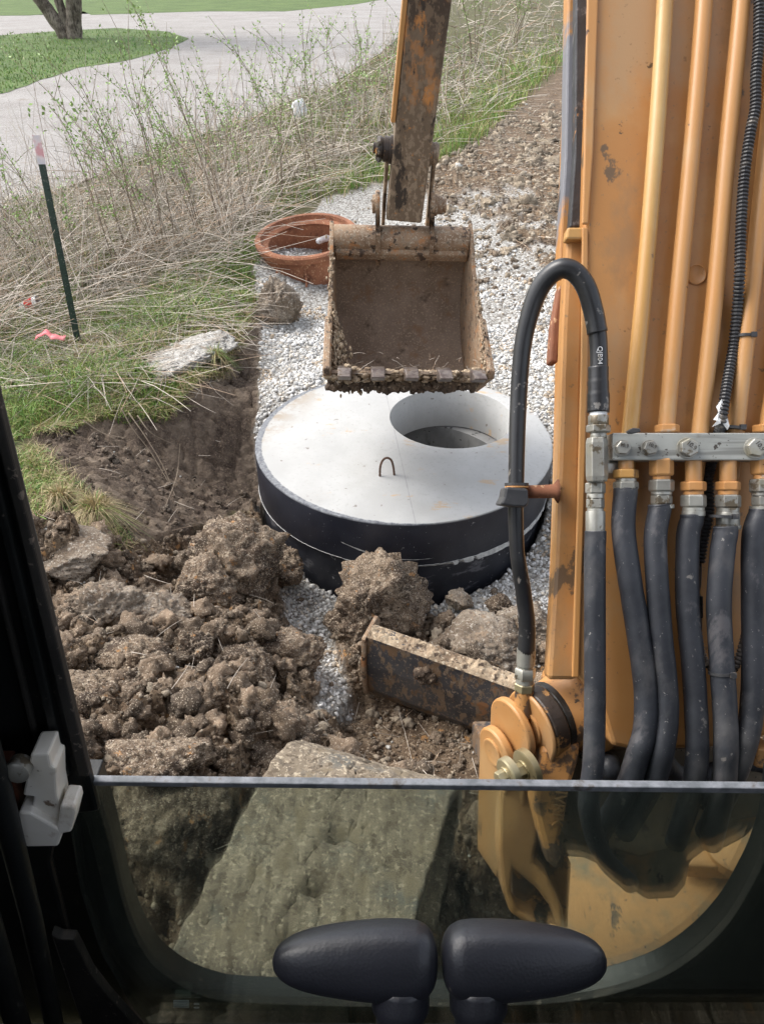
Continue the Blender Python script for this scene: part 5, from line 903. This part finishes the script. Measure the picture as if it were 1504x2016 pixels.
for k in range(520):
    u_ = .34 + .36 * R2.random() ** .7; inw = max(0, (u_ - .36) / .34) * .13 * R2.random(); lft.append((K(u_, .02 + inw + R2.gauss(0, .006), -hw + .008 + inw * R2.uniform(.1, 1.0)), R2.uniform(.005, .011) * np.array([.6, 1, 1])))
for k in range(110): u_ = R2.uniform(-.03, .7); lft.append((K(u_, -.004 + R2.gauss(0, .005), -hw - .002 + R2.gauss(0, .006)), R2.uniform(.003, .008) * np.array([.5, 1, 1])))
for k in range(150): u_ = .2 + .52 * R2.random() ** .6; rgt.append((K(u_, .0 + R2.gauss(0, .012), hw + .004 + R2.gauss(0, .005)), R2.uniform(.003, .008) * np.array([.5, 1.3, 1])))
mudmass('side_mud', lft, 'mud', bucket, 3, 2, .6); mudmass('side_mud', rgt, 'mud', bucket, 4, 2, .6)
spr = np.array([K(R2.uniform(.6, .72), R2.uniform(-.01, .05), R2.uniform(-.3, .3)) for _ in range(60)]); n = len(spr)
vf, cc = straws(spr, rng.uniform(.02, .07, n), np.radians(rng.normal(0, 40, n)), rng.uniform(0, 6.28, n), np.full(n, .0009), scol(n), rng.uniform(0, .4, n)); obj('caught_straw', vf, M['straw'], bucket, col=cc)
# ---------------------------------------------------------------- dozer blade
b0, b1 = G(722, 1262, -.03), G(1000, 1345, -.03); bd = nrm((b1 - b0) * [1, 1, 0]); bn = np.array([bd[1], -bd[0], 0]); b0 = b0 + [0, 0, .012]; b1_ = b0 + bd * .45 - [0, 0, .035]; bd = nrm(b1_ - b0); bn = bn if bn[1] < 0 else -bn; b1 = b0 + bd * 1.25
def bl(s, dn, hh): return b0 + bd * s + bn * dn + Zv * hh
pf = [(.0, .0), (.012, -.06), (.02, -.12), (.012, -.19), (-.02, -.25), (-.06, -.27), (-.10, -.27), (-.11, -.22), (-.10, -.10), (-.09, .012), (-.02, .015)]
pf = [(0, 0), (.008, -.11), (-.0, -.24), (-.02, -.29), (-.05, -.29), (-.055, -.10), (-.064, .0), (-.056, .014), (-.01, .012)]
blade = obj('dozer_blade', prism([bl(0.0, a, h) for a, h in pf], bd * 1.25), M['blade'], EX, bevel=.004)
obj('blade_end', prism([bl(-.014, a, h) for a, h in [(.014, .004), (.022, -.14), (.006, -.27), (-.05, -.30), (-.075, -.12), (-.12, -.02), (-.10, .012)]], bd * .014), M['rustmud'], blade, bevel=.003)
NSs, NA = 200, 16; v, f = [], []
for i in range(NSs):
    for j in range(NA):
        s_ = .005 + .72 * i / (NSs - 1); a_ = .004 - .066 * j / (NA - 1); e_d = min(j, NA - 1 - j) / 3
        hh = (.004 + .016 * max(0, .5 + mn.fractal(Vector((s_ * 14, a_ * 14, 2)), .8, 2, 3)) + .006 * mn.noise(Vector((s_ * 90, a_ * 90, 5))) + .004 * mn.noise(Vector((s_ * 200, a_ * 200, 9)))) * min(1, e_d) - .002; v.append(bl(s_, a_, .012 + hh))
for i in range(NSs - 1):
    for j in range(NA - 1): f.append([i * NA + j, i * NA + j + 1, (i + 1) * NA + j + 1, (i + 1) * NA + j])
obj('top_mud', (np.array(v), f), M['mud'], blade, smooth=True)
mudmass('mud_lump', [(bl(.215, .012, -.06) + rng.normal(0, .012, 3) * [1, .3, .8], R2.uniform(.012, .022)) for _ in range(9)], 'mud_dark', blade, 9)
ar = [P(880, 1395, 2.30), P(960, 1425, 2.0), P(1010, 1450, 1.8), P(1100, 1500, 1.6)]
arm = obj('blade_arm', join([box((P(975, 1470, 2.30) + P(1080, 1680, 1.62)) / 2, nrm(P(1060, 1660, 1.62) - P(945, 1440, 2.30)) * .42, R_ * .045, nrm(np.cross(P(1060, 1660, 1.62) - P(945, 1440, 2.30), R_)) * .04)]), M['blade'], blade, bevel=.008)
# ---------------------------------------------------------------- crawler track
ta = math.radians(18.2); td = np.array([math.sin(ta), math.cos(ta), 0]); tw = np.array([math.cos(ta), -math.sin(ta), 0]); TL = G(545, 1500, .42); TR = G(890, 1570, .42); wtk = np.dot(TR - TL, tw); e_ = TL + td * (np.dot(G(600, 1460, .42) - TL, td))
rT, LT = .20, 1.75; NU, NW = 480, 84; v, f = [], []; per = 2 * LT + 2 * math.pi * rT
e_ = e_ - td * .14
for i in range(NU + 60):
    s = i / (NU + 60) * per
    if s < LT: c0 = e_ + td * (-s) ; nn = Zv; hz = .42
    elif s < LT + math.pi * rT: a = (s - LT) / rT; c0 = e_ - td * LT - td * math.sin(a) * rT; nn = Zv * math.cos(a) - td * math.sin(a); hz = .42 - rT + math.cos(a) * rT
    elif s < 2 * LT + math.pi * rT: c0 = e_ - td * LT + td * (s - LT - math.pi * rT); nn = -Zv; hz = .42 - 2 * rT
    else: a = (s - 2 * LT - math.pi * rT) / rT; c0 = e_ + td * math.sin(a) * rT; nn = -Zv * math.cos(a) + td * math.sin(a); hz = .42 - rT - math.cos(a) * rT
    for j in range(NW + 1):
        w_ = wtk * j / NW; q = c0 + tw * w_; q = np.array([q[0], q[1], hz]); lug = .012 * (1 if ((s + .02 * (1 if j < NW / 2 else 0)) % .105) < .06 else 0) * (1 if abs(j - NW / 2) > 8 else 0)
        hn = -.055 if (abs(j - NW / 2 - 0.5 + (s % .105 - .07) * 60) < 7 and (s % .105) > .048 and (s % .105) < .095) else 0; dirt = (.0022 * min(1, min(j, NW - j) / 8) + .0008) * mn.fractal(Vector(q * 14), .6, 2, 5) - .004 * mn.voronoi(Vector(q * 45))[0][0] + .003 * mn.noise(Vector(q * 3)); q = q + nn * (lug * .25 + hn + dirt); v.append(q)
NT = NU + 60
for i in range(NT):
    for j in range(NW): f.append([i * (NW + 1) + j, i * (NW + 1) + j + 1, ((i + 1) % NT) * (NW + 1) + j + 1, ((i + 1) % NT) * (NW + 1) + j])
trk = obj('crawler_track', (np.array(v), f), M['track'], EX, smooth=True); sm = trk.modifiers.new('thick', 'SOLIDIFY'); sm.thickness = .03; sm.offset = -1
mid = e_ - td * (LT / 2) + tw * (wtk / 2); obj('track_frame', box(np.array([mid[0], mid[1], .20]), td * (LT / 2 + .05), tw * (wtk / 2 - .05), Zv * .12), M['cav'], EX, bevel=.03)
tt_ = np.array([e_ - td * rng.uniform(.0, .6) + tw * rng.uniform(0, wtk) for _ in range(60)]); tt_[:, 2] = .438; n = len(tt_); vf, cc = straws(tt_, rng.uniform(.015, .05, n), np.radians(rng.uniform(0, 8, n)), rng.uniform(0, 6.28, n), np.full(n, .0009), scol(n), np.zeros(n)); obj('caught_straw', vf, M['straw'], trk, col=cc)
tt_ = np.array([e_ - td * rng.uniform(-.05, .7) + tw * rng.uniform(0.02, wtk - .02) for _ in range(700)]); tt_[:, 2] = .426; mudc = rng.uniform(.6, 1.3, (700, 1)) * [[.33, .27, .20]]; vf, cc = swarm(tt_, rng.gamma(3, .0016, 700), 1, 10, .3, .8, mudc); obj('track_mud', vf, M['crumb'], trk, col=cc)
# ---------------------------------------------------------------- cab: pane, opening, pillar, latch, grips, shell
YG = .425
g0, g1 = V(118, 1537, YG), V(1620, 1553, YG)
gl = [V(x, y, YG) for x, y in [(126,1560),(135,1541),(150,1538),(1620,1553),(1620,2070),(330,2070),(262,1985),(200,1880),(160,1760)]]
pane = obj('front_glass', prism(gl, [0, .005, 0]), M['glass'], EX)
ea, eb = V(134, 1539, YG), V(1620, 1553.5, YG); ea2, eb2 = V(134, 1546, YG), V(1620, 1563, YG)
obj('glass_edge', prism([ea + [0, -.001, .001], eb + [0, -.001, .001], eb2 + [0, -.001, 0], ea2 + [0, -.001, 0]], [0, .0075, 0]), M['edge'], pane, bevel=.001)
# etched maker's stamp, kept as tiny illegible lines and two ovals
M['etch'] = mat('etched_mark', [(.22, .26, .25), (.30, .33, .32)], 60, .8)
et = []
for k in range(5): et.append(prism([V(341 + 0, 1971 + k * 3.1, YG - .0008), V(372, 1971.4 + k * 3.1, YG - .0008), V(372, 1972.8 + k * 3.1, YG - .0008), V(341, 1972.4 + k * 3.1, YG - .0008)], [0, .0004, 0]))
for yy in (1978, 1985):
    ce = V(387, yy, YG - .0008)
    et.append(tube([ce + np.array([math.cos(a) * .0033, 0, math.sin(a) * .0014]) for a in np.linspace(0, 2 * math.pi, 20)], .00025, 4, False))
obj('etched_mark', join(et), M['etch'], pane)
# opening frame: outer rectangle with a rounded opening, built as a solid ring of quads at y = YG + .012
inn = [(181,1300),(181,1450),(183,1540),(194,1590),(212,1650),(226,1710),(238,1765),(252,1810),(272,1858),(300,1900),(335,1930),(372,1952),(420,1968),(480,1976),(725,1984),(967,1982),(1100,1976),(1192,1962),(1282,1935),(1340,1905),(1395,1862),(1440,1812),(1475,1755),(1500,1705),(1520,1640),(1530,1560)]
inn = [tuple(q[:2]) for q in catmull([np.array([x_, y_, 0.]) for x_, y_ in [(184,1554)] + inn[3:]], 4)]
def oring(inn, grow, y0, th, m, name, par):
    a = [V(x, y, y0) for x, y in inn]; c = V(840, 1700, y0); b = []
    for i, q in enumerate(a):
        t_ = nrm(a[min(i + 1, len(a) - 1)] - a[max(i - 1, 0)]); nn = np.array([-t_[2], 0, t_[0]]); nn = nn if np.dot(nn, q - c) > 0 else -nn; b.append(q + nn * grow)
    v, f, n = [], [], len(a)
    for L in (0, th):
        for q in a: v.append(q + [0, L, 0])
        for q in b: v.append(q + [0, L, 0])
    for i in range(n - 1): f += [[i, i + 1, n + i + 1, n + i], [2 * n + i, 3 * n + i, 3 * n + i + 1, 2 * n + i + 1], [i, 2 * n + i, 2 * n + i + 1, i + 1], [n + i, n + i + 1, 3 * n + i + 1, 3 * n + i]]
    f += [[0, n, 3 * n, 2 * n], [n - 1, 3 * n - 1, 4 * n - 1, 2 * n - 1]]; return obj(name, (np.array(v), f), M[m], par, bevel=.0015)
fr = oring(inn, .30, YG + .030, .035, 'cab', 'front_opening_frame', EX)
oring([(x, y) for x, y in inn], .018, YG + .022, .010, 'seal', 'window_seal', fr)
# left pillar, leaning like the photo: thick front post plus ridged trim
pA, pB = V(178, 1530, YG - .004), V(0, 800, YG - .004); pT = pA + (pB - pA) * ((2.42 - pA[2]) / (pB[2] - pA[2])); ox = np.array([-.125, 0, 0]); edge_out = [V(x, y, YG - .004) for x, y in [(0,800),(60,1040),(120,1290),(178,1530)]]
pillar = obj('cab_pillar', prism([pT] + edge_out + [V(x, y, YG - .004) for x, y in [(196,1600),(150,1605),(120,1570),(100,1700),(150,1900),(250,2120),(-120,2120)]] + [pA + ox, pT + ox], [0, .010, 0]), M['cab'], EX, bevel=.004)
obj('pillar_return', prism([pT + ox * .55, pA + ox * .55, pA + ox * .75, pT + ox * .75], [0, -.09, 0]), M['cab'], pillar, bevel=.006)
def strip(pts, wpx, y0, th, m, name, par, bv=.0015):
    L = [V(x, y, y0) for x, y in pts]; Rr = [V(x + wpx, y, y0) for x, y in pts]; return obj(name, prism(L + Rr[::-1], [0, th, 0]), M[m], par, bevel=bv)
edgep = [(-55,560),(0,800),(60,1040),(120,1290),(178,1530)]
strip([(x - 24, y) for x, y in edgep], 22, YG - .010, .008, 'seal', 'trim_strip', pillar)
strip([(x - 62, y) for x, y in edgep], 20, YG - .012, .010, 'cab', 'trim_strip', pillar)
strip([(x - 98, y) for x, y in edgep], 12, YG - .009, .006, 'seal', 'trim_strip', pillar)
obj('inner_rail', tube([V(-170, 900, YG - .05), V(-60, 1350, YG - .05), V(0, 1560, YG - .05), V(60, 1800, YG - .05), V(120, 2080, YG - .05)], .010, 14), M['cab'], pillar, smooth=True)
obj('inner_rail', tube([V(-120, 1500, YG - .08), V(-30, 1800, YG - .08), V(60, 2100, YG - .08)], .012, 14), M['cab'], pillar, smooth=True)
obj('trim_panel', prism([V(x, y, YG - .02) for x, y in [(100,1842),(118,1850),(146,1852),(158,1875),(180,1920),(215,1965),(275,2030),(300,2060),(190,2100),(140,1960)]], [0, .012, 0]), M['seal'], pillar, bevel=.002)
obj('trim_panel', prism([V(x, y, YG - .03) for x, y in [(-60,1500),(20,1500),(44,1610),(46,1650),(20,1652),(-60,1640)]], [0, .012, 0]), mat('rust_brown_trim', [(.07, .022, .012), (.15, .05, .025)], 20, .6), pillar, bevel=.002)
# nylon latch
lt = obj('window_latch', prism([V(x, y, YG - .045) for x, y in [(36,1600),(60,1602),(112,1632),(118,1588),(146,1590),(149,1602),(140,1640),(122,1643),(114,1668),(50,1669),(36,1630)]], [0, .022, 0]), M['nylon'], EX, bevel=.0022)
obj('latch_cam', prism([V(x, y, YG - .038) for x, y in [(44,1567),(50,1540),(60,1486),(96,1485),(101,1510),(110,1514),(112,1560),(118,1590),(112,1632),(60,1606),(66,1570)]], [0, .024, 0]), M['nylon'], lt, bevel=.003)
obj('latch_screw', lathe(V(34, 1520, YG - .045), [0, -1, .2], [(-.01, .010), (.002, .010), (.004, .006), (.004, 0)], 20), M['zinc'], lt, auto=40)
# lever grips: swept ellipsoidal pads
def grip(c0, c1, ys, label, flip):
    # outline in the pad plane: rows of (t, half height) along the pad from inner end to tip
    a, b = P(*c0), P(*c1); ax = nrm(b - a); L = np.linalg.norm(b - a); up = nrm(U_ - ax * np.dot(U_, ax)); dp = np.cross(ax, up); dp = dp if np.dot(dp, F_) < 0 else -dp
    prof_ = [(0, 0), (.006, .35), (.025, .62), (.06, .83), (.12, .96), (.22, 1.0), (.36, .99), (.52, .93), (.68, .83), (.80, .72), (.89, .58), (.95, .42), (.985, .24), (1, 0)]
    n, sg = 40, 40; ts = 1 - np.cos(np.linspace(0, np.pi, n)); ts = ts / 2; v, f = [], []; hh = ys * .5
    tt = [p_[0] for p_ in prof_]; rr_ = [p_[1] for p_ in prof_]
    for t_ in ts:
        r = np.interp(t_, tt, rr_); sh = -.020 * (t_ ** 2) * 0
        for k in range(sg):
            th = 2 * math.pi * k / sg; cs, sn = math.cos(th), math.sin(th); e = 2 / 2.5; x_ = np.sign(cs) * abs(cs) ** e; y_ = np.sign(sn) * abs(sn) ** e
            v.append(a + ax * L * t_ + up * (y_ * hh * r - (t_ ** 2) * .002) + dp * (x_ * .022 * r ** .8))
    for i in range(n - 1):
        for k in range(sg): f.append([i * sg + k, i * sg + (k + 1) % sg, (i + 1) * sg + (k + 1) % sg, (i + 1) * sg + k])
    g = obj('travel_lever_grip', (np.array(v), f), M['grip'], EX, smooth=True, label=label); s = g.modifiers.new('s', 'SUBSURF'); s.levels = 0; s.render_levels = 1
    st = a + ax * L * .22; obj('lever_stem', tube(catmull([st - up * hh * .55, st - up * (hh + .012) - F_ * .0, st - up * (hh + .05) + F_ * .01, st - up * (hh + .16) + F_ * .02], 5), [.021] * 5 + [.0175] * 6 + [.014] * 5, 24), M['grip'], g, smooth=True); return g
grip((862, 1893, .56), (536, 1886, .56), .0545, 'left travel lever grip, its tip pointing left', False)
grip((868, 1893, .56), (1194, 1886, .56), .0545, 'right travel lever grip, its tip pointing right', True)
# cab shell round the camera: roof, rear, floor and lower front, open above the glass; unseen, built to shade the interior
sh = M['cab']
obj('cab_roof', box([.05, -.35, 2.42], [.58, 0, 0], [0, .82, 0], [0, 0, .03]), sh, EX, bevel=.01)
obj('cab_rear_wall', box([.05, -1.15, 1.55], [.58, 0, 0], [0, .02, 0], [0, 0, .86]), sh, EX)
obj('cab_floor', box([.05, -.375, .70], [.56, 0, 0], [0, .785, 0], [0, 0, .02]), sh, EX)
obj('cab_side_panel', box([-.52, -.36, 1.10], [.015, 0, 0], [0, .77, 0], [0, 0, .40]), sh, EX); obj('cab_side_panel', box([.62, -.36, 1.08], [.015, 0, 0], [0, .77, 0], [0, 0, .36]), sh, EX)
obj('operator_seat', join([box([.05, -.55, 1.0], [.22, 0, 0], [0, .22, 0], [0, 0, .06]), box([.05, -.82, 1.35], [.22, 0, 0], [0, .06, 0], [0, 0, .32])]), M['grip'], EX, bevel=.03)
